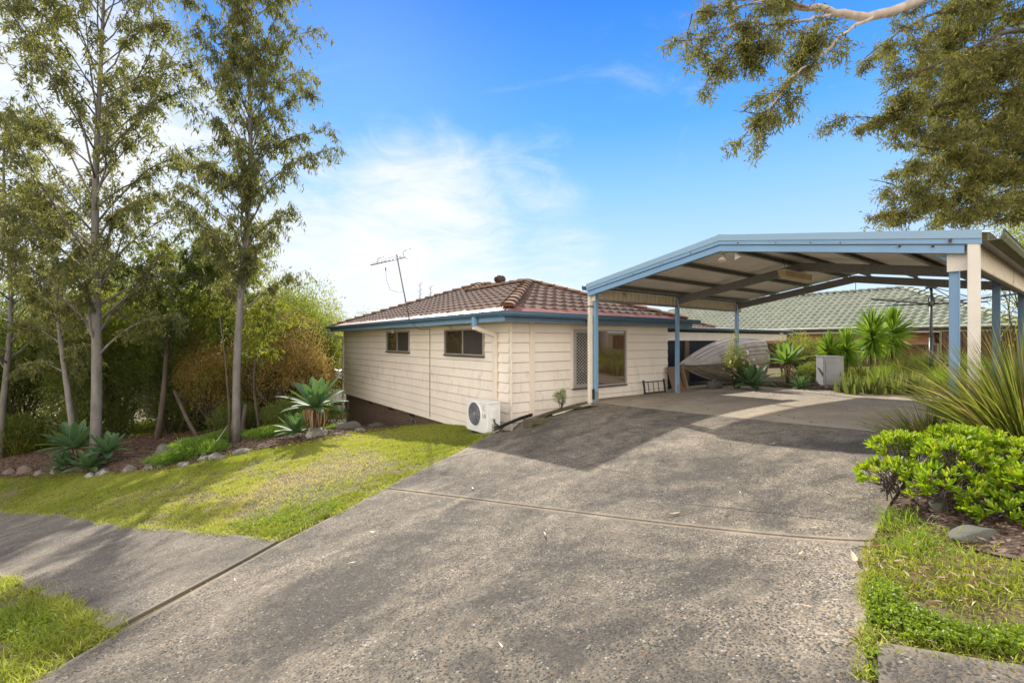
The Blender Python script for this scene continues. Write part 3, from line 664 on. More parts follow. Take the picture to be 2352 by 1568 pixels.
# windows in the two walls we see
def slider(wall, s0, s1, z0, z1, kind):
    """wall 'L' (run along l) or 'F' (run along r)"""
    def P(s, out, z): return H(.5-out, s, z) if wall == 'L' else H(s, .5-out, z)
    ax = HL if wall == 'L' else HR; on = -HR if wall == 'L' else -HL; fr = MB(); t = .035
    def bar(a, b, c, d, o0=.0, o1=.055): fr.box(P(a, o0, c), ax*(b-a), on*(o1-o0), UP*(d-c))
    bar(s0, s1, z1-t, z1); bar(s0, s1, z0, z0+t); bar(s0, s0+t, z0+t, z1-t); bar(s1-t, s1, z0+t, z1-t)
    md = (s0+s1)/2 + (.0 if wall == 'L' else -.12); bar(md-.022, md+.022, z0+t, z1-t, .0, .05)
    root = fr.build('window', M_ALU, house)
    sl_ = MB(); sl_.box(P(s0-.01, .0, z0-.03), ax*(s1-s0+.02), on*.08, UP*.028); sl_.build('sill', M_DARKFR, root)
    gl = [(s0+t, md-.022), (md+.022, s1-t)]
    if wall == 'L': scr, cl_ = gl[0], gl[1]
    else: scr, cl_ = gl[0], gl[1]
    p = MB(); p.box(P(cl_[0], .02, z0+t), ax*(cl_[1]-cl_[0]), on*.008, UP*(z1-z0-2*t)); p.build('pane', M_GLASSR if wall == 'F' else M_GLASS, root)
    p = MB(); p.box(P(scr[0], .02, z0+t), ax*(scr[1]-scr[0]), on*.014, UP*(z1-z0-2*t)); p.build('pane', M_SCREEN, root)
    if wall == 'F':          # diamond security mesh: wavy strands
        q = MB(); W = scr[1]-scr[0]; nn = 8; st = W/nn; hh = z1-z0-2*t; rows = int(hh/.072); dz = hh/rows
        for c in range(nn+1):
            for sg in (1, -1):
                pts = [P(min(max(scr[0]+c*st + sg*st*.5*(1 if k % 2 else -1), scr[0]), scr[1]), .046, z0+t+k*dz) for k in range(rows+1)]
                q.tube(pts, .0062, 4, cap=False)
        q.build('security_mesh', M_MESH, root)
        q = MB(); q.box(P(scr[0], .034, z0+t), ax*.05, on*.026, UP*hh); q.box(P(scr[1]-.03, .034, z0+t), ax*.03, on*.026, UP*hh); q.box(P(scr[0]+.05, .034, z0+t), ax*(W-.08), on*.026, UP*.05); q.box(P(scr[0]+.05, .034, z1-t-.04), ax*(W-.08), on*.026, UP*.04); q.build('screen_frame', M_ALU, root)
    return root
slider('L', 5.25, 6.96, -.31, .30, 0); slider('L', 1.39, 3.16, -.32, .29, 0); slider('F', 2.25, 4.08, -1.055, .275, 1)
mb = MB()      # architrave round the front window
for a in ((2.19, 2.25, -1.06, .33), (4.08, 4.13, -1.06, .33)): mb.hb(a[0], a[1], .455, .482, a[2], a[3])
mb.hb(2.25, 4.08, .455, .482, .277, .33); mb.build('architrave', M_CREAM, house)
# dark sliding doors of the porch behind the carport
mb = MB(); mb.hb(10.5, 10.9, 3.655, 3.69, -1.5, .38); mb.build('brick_pier', M_BRICK2, house)
# odd fittings
mb = MB(); mb.tube([H(-.02, 3.9, .53), H(-.06, 3.85, .42), H(.1, 3.9, .33), H(.3, 4.0, .31), H(.46, 4.02, .33)], .008, 6); mb.tube([H(.472, 3.985, .34 - k*.08 - .0) + HL*(.008*math.sin(k*1.7)) for k in range(30)], .0075, 5); mb.build('wall_cable', M_INK, house)
for l_ in (6.35, 2.85):
    mb = MB(); mb.tube([H(.42, l_, .375), H(.42, l_, .33)], .03, 10); mb.lathe(H(.42, l_, .33), [(.02, 0), (.035, -.02), (.06, -.07), (.055, -.075), (0, -.05)] if l_ > 5 else [(.02, 0), (.03, -.02), (.0, -.035)], 12); mb.build('outdoor_lamp', M_CREAM, house)
mb = MB(); mb.bb(H(.44, 10.95, -2.62), HR*.11, HL*.22, UP*.30, .012); mb.build('meter_box', M_GREY, house)
mb = MB(); mb.tube([H(.50, 4.9, -2.85), H(.50, 4.9, -2.25), H(.50, 5.0, -2.2), H(.50, 5.2, -2.2)], .014, 6); mb.tube([H(.48, 5.1, -2.25), H(.48, 5.1, -2.17)], .03, 8); mb.build('garden_tap', M_GREY, house)
for l_ in (11.1, 8.7, 6.9, 5.3):
    v_ = MB()
    for k in range(4): v_.hb(.548, .559, l_-.2+k*.09, l_-.155+k*.09, -2.16, -2.07)
    v_.build('air_vent', M_BLACK, house)
mb = MB(); mb.hb(.46, .50, .3, 3.2, -2.5, -2.05); mb.build('footing', M_MORT, house)
# roof ventilator
mb = MB(); c = H(3.45, 5.0, ZE+3.13*TP+.02); mb.lathe(c, [(.09, 0), (.09, .16), (.13, .17)], 16)
for k in range(22):
    a0 = 2*math.pi*k/22; pts = []
    for q in range(7):
        e = -1.0 + 2*q/6; rr = .175*math.sqrt(max(.12, 1-.72*e*e)); aa = a0 + .5*(q/6); pts.append(c + Vector((math.cos(aa)*rr, math.sin(aa)*rr, .28 + e*.115)))
    mb.tube(pts, .014, 5)
mb.lathe(c, [(.13, .17), (.155, .22), (.16, .28), (.15, .34), (.09, .40), (0, .405)], 22); mb.build('roof_ventilator', plain('brown_ventilator', (.075, .05, .042), .5), house)
# verandah lean-to behind the carport
ver = empty('verandah', H(8.6, 1.6, -1.33), 'corrugated lean-to verandah with green gutter and cream beam behind the boat', 'verandah')
mb = MB(); n = 300; vs = []
for k in range(n+1):
    r = 6.3 + (16.2-6.3)*k/n; h = .012*math.sin(r*2*math.pi/.085*.5)
    vs += [H(r, 1.42, .455+h), H(r, 3.3, .56+h)]
mb.add(vs, [(2*k, 2*k+2, 2*k+3, 2*k+1) for k in range(n)]); mb.build('roof', M_SHEET, ver)
gutter('gutter', H(6.4, 1.5), H(16.3, 1.5), -HL, M_DKG, ver, .45, .12, .10)
mb = MB(); mb.hb(6.3, 15.9, 1.56, 1.61, .03, .30); mb.build('beam', M_CREAM, ver)
for rr in np.arange(6.8, 15.8, .95):
    b = MB(); b.hb(rr, rr+.05, 1.615, 3.6, .30, .40); b.build('rafter', M_TIMBER, ver)
mb = MB(); mb.hb(8.5, 8.72, 1.62, 1.72, -1.35, .30); mb.build('post', M_TIMBER, ver)
for ra, rb in ((5.92, 8.49), (8.73, 10.45)):
    mb = MB(); mb.hb(ra, rb, 1.66, 1.68, -1.36, .06); mb.build('shade_cloth', M_NAVY, ver)
mb = MB(); mb.hb(15.9, 16.02, 1.56, 1.68, -1.4, .42); mb.build('post', M_DKG, ver)
mb = MB(); mb.tube([H(16.25, 1.42, .36), H(16.25, 1.45, .28), H(16.15, 1.6, .08), H(16.15, 1.6, -1.4)], .045, 10); mb.build('downpipe', M_DKG, ver)

# ------------------------------------------------------------------ tv antenna and dish
an = empty('tv_antenna', H(.08, 4.35, .56), 'thin leaning television antenna mast rising from the left eave', 'antenna')
base = H(.08, 4.35, .50)
tx = lambda px, py, d: Vector(((px-1176)/1045*d, d, (782-py)/1045*d))
top = tx(911, 587, base.y-.1)
mb = MB(); mb.tube([base, base.lerp(top, .5), top+UP*.05], .016, 8); mb.build('mast', M_GREY, an)
e0 = tx(852, 607, base.y+.2); e1 = tx(931, 588, base.y-.35); mb = MB(); mb.tube([e0, e1], .014, 6)
bdir = (e1-e0).normalized(); cr = bdir.cross(UP).normalized()
for k in range(9):
    p = e0.lerp(e1, .02+k/9.2); ln = .16+.03*k; mb.tube([p-cr*ln*.6+UP*.015, p+cr*ln*.6+UP*.015], .006, 5)
mb.build('boom', M_ALU, an)
for (px, py, sg) in ((866, 603, 1), (927, 585, -1)):
    p = tx(px, py, base.y); l_ = MB(); l_.tube([p, p+UP*.10+bdir*.02*sg, p+UP*.13+bdir*.08, p+UP*.14+bdir*.25], .008, 6); l_.build('folded_dipole', M_ALU, an)
mb = MB(); q0 = tx(886, 612, base.y); q1 = base.lerp(top, .48)
mb.tube([q0, q0-UP*.09], .014, 6); mb.tube([q0-UP*.09, q0-UP*.35+bdir*.03, q0-UP*.62+bdir*.16, q1-bdir*.12-UP*.03, q1], .004, 5); mb.tube([q1, q1+bdir*.05-UP*.25, q1-UP*.5+bdir*.0], .004, 5); mb.build('cable', M_BLACK, an)
ds = empty('satellite_dish', H(7.0, 3.3, .60), 'dark grey satellite dish on the far end of the brown roof', 'satellite dish')
mb = MB(); c = H(7.0, 3.3, .60) + UP*.42; axn = Vector((.5, .35, .45)).normalized()
mb.lathe(c, [(0, 0), (.15, .02), (.28, .07), (.36, .13), (.365, .125), (.28, .055), (0, -.015)], 24, axn); mb.build('reflector', M_GREY, ds)
mb = MB(); mb.tube([H(7.0, 3.3, .6), H(7.0, 3.3, .8), c], .022, 8); mb.tube([c-UP*.2, c+axn*.35-UP*.2, c+axn*.45], .012, 6); mb.build('mount', M_GREY, ds)

# ------------------------------------------------------------------ carport
K0, K1, KP = .13, 6.0, 3.05; RF, RB = 2.04, 8.65; SL = math.tan(R_(9.6)); ZC = 1.20
def zr(k): return ZC + (min(k, 2*KP-k)-K0)*SL if k <= KP else ZC + (K1-k)*SL*(KP-K0)/(K1-KP)
cpt = empty('carport', H(2.29, -.18, -1.31), 'open blue steel carport with low gable roof over the driveway', 'carport')
def HK(r, k, z): return H(r, -k, z)
def gable(r0, r1, t0, t1, k0=K0, k1=K1, kp=KP):
    """bar following the gable between depth t0 and t1 under the roof line"""
    mb = MB()
    for a, b in ((k0, kp), (kp, k1)):
        mb.prism([HK(r0, a, zr(a)-t0), HK(r0, b, zr(b)-t0), HK(r0, b, zr(b)-t1), HK(r0, a, zr(a)-t1)], HR*(r1-r0))
    return mb
gable(RF, RF+.02, -.012, .082).build('barge_cap', M_FASC, cpt)
gable(RF+.012, RF+.03, .0825, .142).build('barge_board', M_BLUE, cpt)
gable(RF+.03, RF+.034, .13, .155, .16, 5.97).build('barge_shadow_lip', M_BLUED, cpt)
gable(2.075, 2.16, .10, .245, .16, 5.86).build('beam', M_BLUE, cpt)
for rr in (5.25, 8.25):
    o = gable(rr, rr+.075, .10, .27, .2, 5.75).build('rafter', M_GALV, cpt)
for k in (.34, 1.12, 1.95, 2.82, 3.28, 4.15, 4.98, 5.78):
    mb = MB(); zz_ = zr(k)
    mb.box(HK(RF+.05, k, zz_-.095), HR*(RB-RF-.1), -HL*.055, UP*.012); mb.box(HK(RF+.05, k, zz_-.083), HR*(RB-RF-.1), -HL*.004, UP*.066); mb.box(HK(RF+.05, k+.02, zz_-.03), HR*(RB-RF-.1), -HL*.055, UP*.01)
    mb.build('purlin', M_CHAN, cpt)
mb = MB(); per = .19; us = []
for q in np.arange(RF, RB, per):
    us += [(q, 0), (q+.018, .016), (q+.042, .016), (q+.06, 0), (q+.105, 0), (q+.112, .004), (q+.125, .004), (q+.132, 0)]
us.append((RB, 0)); 
for a, b in ((K0-.06, KP), (KP, K1+.06)):
    for th in (0, 1):
        vs = []
        for u, h in us:
            for kk in (a, (a+b)/2, b): vs.append(HK(u, kk, zr(min(max(kk, K0), K1)) - (.013 if kk in (K0-.06, K1+.06) else 0) - .012 + h - th*.004))
        n = len(us); mb.add(vs, [((3*q+s, 3*q+s+1, 3*q+4+s, 3*q+3+s) if th else (3*q+s, 3*q+3+s, 3*q+4+s, 3*q+s+1)) for q in range(n-1) for s in (0, 1)])
mb.build('roof', M_SHEET, cpt)
mb = MB(); mb.prism([HK(RF, KP-.16, zr(KP-.16)+.008), HK(RF, KP, zr(KP)+.02), HK(RF, KP+.16, zr(KP+.16)+.008), HK(RF, KP+.16, zr(KP+.16)+.004), HK(RF, KP, zr(KP)+.014), HK(RF, KP-.16, zr(KP-.16)+.004)], HR*(RB-RF)); mb.build('ridge_cap', M_FASC, cpt)
for rr in (2.29, 5.29, 8.29):
    for kk in (.18, 5.75):
        x, y = HH(rr, -kk); zb = g1(x, y); p = MB()
        p.bb(HK(rr-.045, kk-.045, zb), HR*.085, -HL*.085, UP*(1.10-zb if rr > 3 else zr(kk)-.12-zb), .006)
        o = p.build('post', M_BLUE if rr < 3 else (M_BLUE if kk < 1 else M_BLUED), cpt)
        bp = MB(); bp.box(HK(rr-.08, kk-.06, zb+.02), HR*.16, -HL*.12, UP*.012); bp.box(HK(rr-.05, kk+.047, zb+.03), HR*.08, -HL*.004, UP*.22); bp.build('base_plate', M_GALV, o)
    if rr > 3:
        for kk, s in ((.2, 1), (5.73, -1)):
            kn = MB(); kn.prism([HK(rr-.03, kk-.03*s, 1.19), HK(rr-.03, kk+.16*s, 1.19+.03), HK(rr-.03, kk+.10*s, .98), HK(rr-.03, kk-.03*s, .90)], HR*.065); kn.build('knee_bracket', M_GALV, cpt)
kn = MB(); kn.prism([HK(2.225, 5.72, zr(5.72)-.26), HK(2.225, 5.55, zr(5.55)-.26), HK(2.225, 5.62, zr(5.6)-.28), HK(2.225, 5.70, zr(5.7)-.33)], HR*.07); kn.build('knee_bracket', M_BLUE, cpt)
# ribbed valances and eaves gutters
def valance(k, z0, z1, r0, r1, mat, name='valance'):
    mb = MB(); pts = []
    for q in np.arange(r0, r1, .15): pts += [(q, 0), (q+.02, .022), (q+.065, .022), (q+.085, 0)]
    pts.append((r1, 0)); vs = []
    for u, o in pts: vs += [HK(u, k+o, z0), HK(u, k+o, z1)]
    mb.add(vs, [(2*q, 2*q+2, 2*q+3, 2*q+1) for q in range(len(pts)-1)])
    vs = [v + HL*.004 for v in vs]; mb.add(vs, [(2*q, 2*q+1, 2*q+3, 2*q+2) for q in range(len(pts)-1)])
    return mb.build(name, mat, cpt)
valance(.145, .90, 1.13, 2.35, 8.5, M_VAL); valance(5.90, .86, 1.12, 2.36, 8.6, M_VAL)
for k in (.16, 5.84):
    mb = MB(); mb.box(HK(2.36, k, .855), HR*6.1, -HL*.05, UP*.045); mb.build('valance_rail', M_CHAN, cpt)
mb = MB(); mb.tube([HK(2.5, .26, 1.10), HK(5.0, .26, 1.10), HK(5.2, .24, 1.06), HK(5.24, .24, .85)], .011, 6); mb.tube([HK(5.4, .26, 1.10), HK(8.0, .26, 1.10), HK(8.2, .24, 1.05), HK(8.22, .25, -1.1)], .011, 6); mb.build('conduit', M_WHITE, cpt)
gutter('gutter', HK(RF+.02, K1+.04, 0), HK(RB, K1+.04, 0), -HL, M_MOSS, cpt, 1.185, .13, .10)
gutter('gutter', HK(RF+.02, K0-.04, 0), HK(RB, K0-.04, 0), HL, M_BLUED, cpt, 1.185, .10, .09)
x, y = HH(2.18, -.105); zb = g1(x, y)
mb = MB(); mb.bb(HK(2.13, .09, zb+.0), HR*.09, -HL*.09*.8, UP*(1.07-zb), .006); mb.build('downpipe', M_WHITE, cpt)
mb = MB(); mb.hb(2.185, 2.195, -.26, -.09, .86, 1.075); mb.build('joint_plate', M_WHITE, cpt)
mb = MB(); mb.hb(2.12, 2.23, -.175, -.085, .735, .755); mb.build('pipe_strap', M_BLACK, cpt)
mb = MB(); mb.hb(2.20, 2.23, -.2, -.14, zb+.1, zb+.32); mb.build('junction_box', M_BLACK, cpt)
M_RUST = plain('rust', (.14, .055, .025), .9, c2=(.07, .03, .018), scale=20)
for kk in (.7, 1.35, 2.0, 2.55, 3.35, 3.9, 4.35, 4.7, 5.3, 5.6):
    bo = MB(); bo.lathe(HK(2.055, kk, zr(kk)-.118 - .05*(kk > 5)), [(0, .018), (.009, .016), (.012, 0), (.012, -.02)], 8, -HR); bo.build('bolt', M_RUST if kk > 5 or kk in (2.55, 3.35) else M_GALV, cpt)
mb = MB(); mb.hb(2.02, 2.035, -5.765, -5.74, zr(5.75)-.13, zr(5.75)-.085); mb.build('rusty_bracket', M_RUST, cpt)
x, y = HH(2.1, -5.93); zb = g1(x, y)
mb = MB(); mb.bb(HK(2.06, 5.885, zb), HR*.095, -HL*.095, UP*(1.09-zb), .006); mb.build('downpipe', M_WHITE, cpt)
mb = MB(); mb.hb(2.18, 2.192, -5.87, -5.70, .80, 1.085); mb.build('joint_plate', M_WHITE, cpt)
# flood lamps and the hanging tube light
fl = empty('flood_light', HK(2.3, 3.08, 1.45), 'pair of old cream flood lamps under the carport peak', 'lamp')
for dk, dr, tl in ((-.07, .03, (-.3, -.35, -1)), (.17, .0, (.45, -.2, -1))):
    a_ = Vector(tl).normalized(); b_ = MB(); c = HK(2.26+dr, KP+dk, zr(KP)-.30)
    b_.lathe(c, [(0, -.05), (.028, -.05), (.032, .0), (.05, .045), (.066, .075), (.06, .08), (.0, .072)], 16, a_); b_.build('lamp_head', M_CREAM, fl)
b_ = MB(); b_.tube([HK(2.28, KP-.07, zr(KP)-.25), HK(2.28, KP+.17, zr(KP)-.25)], .018, 8); b_.build('bracket', M_CREAM, fl)
tl = empty('tube_light', HK(5.0, 3.0, 1.3), 'long yellowed fluorescent batten hanging under the middle rafter', 'lamp')
M_TUBE = plain('yellowed_diffuser', (.62, .48, .28), .5, c2=(.45, .33, .18)); za = zr(KP)-.42
b_ = MB(); pr_t = [(-.075, .10), (.075, .10), (.06, 0), (-.06, 0)]
b_.prism([HK(4.55, 2.95+a, za+b) for a, b in pr_t], HR*1.25); b_.build('diffuser', M_TUBE, tl)
b_ = MB(); b_.prism([HK(4.54, 2.95+a*1.1, za+.1+b) for a, b in ((-.075, .025), (.075, .025), (.075, 0), (-.075, 0))], HR*1.27); b_.build('tray', M_CREAM, tl)
for rr in (4.75, 5.6):
    for sg in (-1, 1):
        b_ = MB(); b_.tube([HK(rr, 2.95, za+.12), HK(rr+.09*sg, 2.95+.03*sg, zr(KP)-.1)], .005, 5); b_.build('hanging_wire', M_BLACK, tl)


# ------------------------------------------------------------------ air conditioner outdoor unit
ac = empty('air_conditioner', H(-.116, .375, -1.78), 'white outdoor air conditioner unit with round fan grille standing against the wall', 'air conditioner')
r0, r1, l0, l1, z0, z1 = -.12, .19, .375, 1.15, -1.79, -1.18
mb = MB(); mb.bb(H(r0, l0, z0), HR*(r1-r0), HL*(l1-l0), UP*(z1-z0-.03), .012); cas = mb.build('casing', M_ACW, ac)
mb = MB(); mb.bb(H(r0-.008, l0-.008, z1-.035), HR*(r1-r0+.016), HL*(l1-l0+.016), UP*.035, .014); mb.build('lid', M_ACW, cas)
fc = H(r0-.001, .83, -1.445); 
mb = MB(); mb.lathe(fc, [(0, .004), (.232, .004), (.238, 0)], 48, -HR); mb.build('fan_well', M_ACB, cas)
mb = MB(); mb.lathe(fc, [(.228, .0), (.232, .018), (.246, .020), (.252, .0)], 48, -HR)
mb.build('grille_rim', M_ACW, cas)
mb = MB()
for rr in np.arange(.03, .23, .0125):
    pts = [fc - HR*.014 + HL*(rr*math.cos(t)) + UP*(rr*math.sin(t)) for t in np.linspace(0, 2*math.pi, 33)]; mb.tube(pts, .0022, 4, cap=False)
for k in range(12):
    t = 2*math.pi*k/12; mb.tube([fc - HR*.016 + (HL*math.cos(t)+UP*math.sin(t))*.025, fc - HR*.016 + (HL*math.cos(t)+UP*math.sin(t))*.232], .003, 4)
mb.lathe(fc - HR*.01, [(0, .012), (.035, .01), (.04, 0)], 20, -HR); mb.build('fan_grille', M_ACD, cas)
lt = MB()    # lettering, on the fan face right of the grille; text reads with l decreasing
def stroke(mb, pts, w_, l_a, z_a, s):
    for (a, b), (c, d) in zip(pts[:-1], pts[1:]):
        p = H(r0-.0015, l_a - a*s, z_a + b*s); q = H(r0-.0015, l_a - c*s, z_a + d*s); t = (q-p).normalized(); n_ = t.cross(HR).normalized()*w_*.5
        mb.box(p - t*w_*.5 - n_, t*((q-p).length+w_), n_*2, -HR*.002)
stroke(lt, [(0, 1), (0, 0), (.6, 0)], .010, .535, -1.475, .062)
arc = [(1.25+.42*math.cos(t), .5+.5*math.sin(t)) for t in np.linspace(math.radians(50), math.radians(325), 10)]
stroke(lt, arc + [(1.66, .5), (1.35, .5)], .010, .535, -1.475, .062); lt.build('lettering', M_INK, cas)
lg = MB(); stroke(lg, [(.5+.5*math.cos(t), .5+.5*math.sin(t)) for t in np.linspace(.25, 6.0, 18)], .006, .545, -1.345, .095)
stroke(lg, [(.5, .85), (.5, .15), (.75, .15)], .007, .545, -1.345, .095); stroke(lg, [(.28, .66), (.33, .66)], .010, .545, -1.345, .095); lg.build('emblem', M_LOGO, cas)
mb = MB(); mb.bb(H(-.04, l0+.002, -1.50), HR*.12, -HL*.035, UP*.20, .012); mb.hb(-.02, .06, l0-.036, l0-.032, -1.345, -1.335); mb.build('valve_cover', M_ACW, cas)
mb = MB(); mb.hb(-.02, .03, l0-.03, l0, -1.73, -1.60); mb.tube([H(0, l0-.03, -1.69), H(0, l0-.06, -1.69)], .016, 8); mb.tube([H(0, l0-.03, -1.63), H(0, l0-.06, -1.63)], .016, 8); mb.build('valve', M_ALU, cas)
mb = MB()
mb.tube([H(.02, l0-.02, -1.50), H(.03, l0-.04, -1.58), H(.12, l0-.06, -1.64), H(.35, .33, -1.60), H(.7, .38, -1.53), H(.98, .40, -1.50)], .014, 8)
mb.tube([H(0, l0-.06, -1.69), H(.12, l0-.07, -1.67), H(.35, .33, -1.62), H(.7, .37, -1.56), H(1.0, .40, -1.53)], .021, 8)
mb.tube([H(0, l0-.06, -1.63), H(.1, l0-.08, -1.64), H(.3, .31, -1.60), H(.65, .36, -1.54), H(1.0, .39, -1.50)], .019, 8)
mb.tube([H(-.02, l0-.05, -1.77), H(.1, l0-.08, -1.74), H(.22, .31, -1.66), H(.3, .34, -1.6)], .013, 8); mb.build('hose', M_RUB, ac)
for la in (l0+.08, l1-.16):
    mb = MB(); mb.hb(-.10, .17, la, la+.08, -1.88, -1.79); mb.build('foot', M_GREY, ac)

# ------------------------------------------------------------------ neighbour's house, fence
NB = lambda a, b, z=0: Vector((18.1 - .6*a + .8*b, 15.9 + .8*a + .6*b, z))      # a along the eave, b away from us
nb = empty('neighbouring_house', NB(6, .6, -1.4), 'neighbouring brick house with long green tiled roof beyond the fence', 'house')
mb = MB(); TN = math.tan(R_(25)); 
tiled(mb, NB(0, 0), HL, HR, lambda d: d, lambda d: 20-d, 4.3, .56, TN, .22, .30, .34, .045, .04, 6)
tiled(mb, NB(0, 0), HR, HL, lambda d: d, lambda d: 8.6-d, 4.3, .56, TN, .22, .30, .34, .045, .04, 6)
mb.build('roof', M_TILEG, nb)
mb = MB(); zt_ = .56+4.3*TN
mb.add([NB(0, 8.6, .56), NB(4.3, 4.3, zt_-.02), NB(15.7, 4.3, zt_-.02), NB(20, 8.6, .56)], [(0, 1, 2, 3)], .4); mb.add([NB(0, 0, .53), NB(20, 0, .53), NB(15.7, 4.3, zt_-.04), NB(4.3, 4.3, zt_-.04)], [(0, 1, 2, 3)], .4)
mb.add([NB(0, 0, .53), NB(4.3, 4.3, zt_-.04), NB(0, 8.6, .53)], [(0, 1, 2)], .4)
mb.build('roof_sarking', M_TILEG, nb)
cp = MB(); caps(cp, NB(15.7, 4.3, zt_+.03), NB(4.3, 4.3, zt_+.03), rad=.13); caps(cp, NB(.15, .15, .68), NB(4.3, 4.3, zt_+.03), rad=.13); cp.build('ridge_tiles', M_TILEG, nb)
mb = MB(); vs = []
for k in range(81):
    for dd in (0., .14, .27): vs.append(NB(k*.25, dd, .575 + dd*TN + .006*math.sin(k*1.3+dd*20)))
mb.add(vs, [(k*3+q, k*3+3+q, k*3+4+q, k*3+1+q) for k in range(80) for q in (0, 1)], .5, True); M_LICH = plain('lichened_flashing', (.24, .26, .19), .7, c2=(.48, .46, .24), scale=7, thr=(.5, .6)); mb.build('flashing', M_LICH, nb)
gutter('gutter', NB(-.1, 0), NB(20, 0), -HR, plain('brown_gutter', (.05, .042, .035), .5), nb, .565, .13, .12)
mb = MB(); mb.box(NB(0, .0, .36), HL*20, HR*.02, UP*.09); mb.box(NB(0, .02, .36), HL*20, HR*.6, UP*.02); mb.build('fascia', M_WHITE, nb)
mb = MB(); mb.box(NB(2.6, .6, -1.9), HL*17, HR*7.4, UP*2.27); mb.box(NB(.6, .6, -1.9), HL*.9, HR*7.4, UP*2.27); mb.build('wall', M_BRICK2, nb)
mb = MB(); mb.box(NB(1.5, .75, -1.9), HL*1.1, HR*.1, UP*2.26); mb.build('doorway', M_BLACK, nb)
for a in (9.4, 12.5):
    f_ = MB(); f_.box(NB(a, .57, -.55), HL*1.5, HR*.06, UP*.75); o = f_.build('window', M_WHITE, nb); f_ = MB(); f_.box(NB(a+.06, .555, -.49), HL*1.38, HR*.01, UP*.63); f_.build('pane', M_GLASS, o)
ch = MB(); ch.tube([NB(12, 4.6, 2.4), NB(12, 4.6, 3.1)], .10, 14); ch.lathe(NB(12, 4.6, 3.1), [(.16, 0), (.16, .05), (0, .12)], 14); ch.build('flue', M_CABM, nb)
na = empty('tv_antenna', NB(6.3, 4.3, 2.6), 'small television antenna far off above the green tiled ridge', 'antenna')
mb = MB(); p = NB(6.3, 4.3, 2.55); mb.tube([p, p+UP*.75], .018, 6); mb.build('mast', M_GREY, na)
mb = MB(); mb.tube([p+UP*.68-HL*-1.6, p+UP*.68-HL*.15], .012, 6)
for k in range(7): mb.tube([p+UP*.68+HL*(1.5-.25*k)-UP*.10, p+UP*.68+HL*(1.5-.25*k)+UP*.10], .008, 4)
mb.build('boom', M_GREY, na)
def fence(label, a0, a1, b0, zt1, zb1, step=0):
    f = empty('steel_fence', NB(a0, b0, zb1), label, 'fence')
    mb = MB(); pts = []; q = a0; per = .26
    while q < a1: pts += [(q, 0), (q+.03, .035), (q+.10, .035), (q+.13, 0), (q+.175, 0), (q+.18, .008), (q+.20, .008), (q+.205, 0)]; q += per
    pts = [p for p in pts if p[0] <= a1]; vs = []
    for u, o in pts: vs += [NB(u, b0-o, zb1), NB(u, b0-o, zt1)]
    mb.add(vs, [(2*k, 2*k+2, 2*k+3, 2*k+1) for k in range(len(pts)-1)]); mb.build('panel', M_FENCE, f)
    mb = MB(); mb.box(NB(a0, b0-.05, zt1-.02), HL*(a1-a0), HR*.06, UP*.05); mb.build('rail', M_CAPR, f)
    mb = MB(); mb.box(NB(a0, b0-.052, zb1+.0), HL*(a1-a0), HR*.056, UP*.06); mb.build('rail', M_CAPR, f)
    n = max(1, round((a1-a0)/2.36))
    for k in range(n+1):
        mb = MB(); mb.box(NB(a0+(a1-a0)*k/n-.03, b0-.062, zb1-.3), HL*.06, HR*.075, UP*(zt1-zb1+.33)); mb.build('post', M_CAPR, f)
fence('tall brown steel fence with olive rail behind the clothesline', -6.0, 1.95, -2.0, .37, -1.1)
fence('lower brown steel fence stepping down behind the yuccas', 2.02, 11.5, -2.0, -.10, -1.5)
# ------------------------------------------------------------------ boat on its side
bt = empty('dinghy', H(8.6, .2, -1.33), 'aluminium dinghy lying on its side with its hull facing the carport', 'boat')
BL = 4.15; bow_r, keel_l, mid_z = 6.62, -.02, -.655
def bpt(s, y, z): return H(bow_r + (1-s)*BL, keel_l + z, mid_z + y + .10*(1-s))
def sect(s):
    q = max(0., (s-.26)/.74); bg = .70*(1-q**2.0) if s > .26 else .70-.06*((.26-s)/.26)**2
    q2 = max(0., (s-.20)/.72); bc = .55*max(0., 1-q2**1.8) if s > .20 else .55
    zk = 0 if s < .70 else .34*((s-.70)/.30)**2.2
    zc = max(zk+.02, .13 + .24*s**3); zg = .55 + .10*s*s
    return zk, bc, zc, bg, zg
NS = 40; M_STRK = plain('shadow_line_rib', (.20, .165, .125), .7, c2=(.12, .10, .08))  # strakes coloured darker than the hull to stand for their shadow lines
def hullpt(s, t, sg):
    zk, bc, zc, bg, zg = sect(s)
    if t <= 1: y, z = bc*t, zk+(zc-zk)*t**1.3; z += .010*abs(math.sin(t*math.pi*3))*(1 if bc > .05 else 0)*-1
    else: e = t-1; y, z = bc+(bg-bc)*(e**.8), zc+(zg-zc)*e; y += .012*abs(math.sin(e*math.pi*2))*(1 if bg > .1 else 0)
    return bpt(s, sg*y, z)
ts = list(np.linspace(0, 1, 13)) + list(np.linspace(1.001, 2, 11)); mb = MB()
for sg in (1, -1):
    vs = [hullpt(k/NS, t, sg) for k in range(NS+1) for t in ts]; n = len(ts)
    fs = []
    for k in range(NS):
        for q in range(n-1):
            f = (k*n+q, (k+1)*n+q, (k+1)*n+q+1, k*n+q+1); fs.append(f if sg > 0 else f[::-1])
    mb.add(vs, fs, .5, True)
hull = mb.build('hull', M_BOAT, bt)
mb = MB(); mb.add([hullpt(0, t, 1) for t in ts] + [hullpt(0, t, -1) for t in ts[::-1]], [tuple(range(2*len(ts)))]); mb.build('transom', M_BOAT, bt)
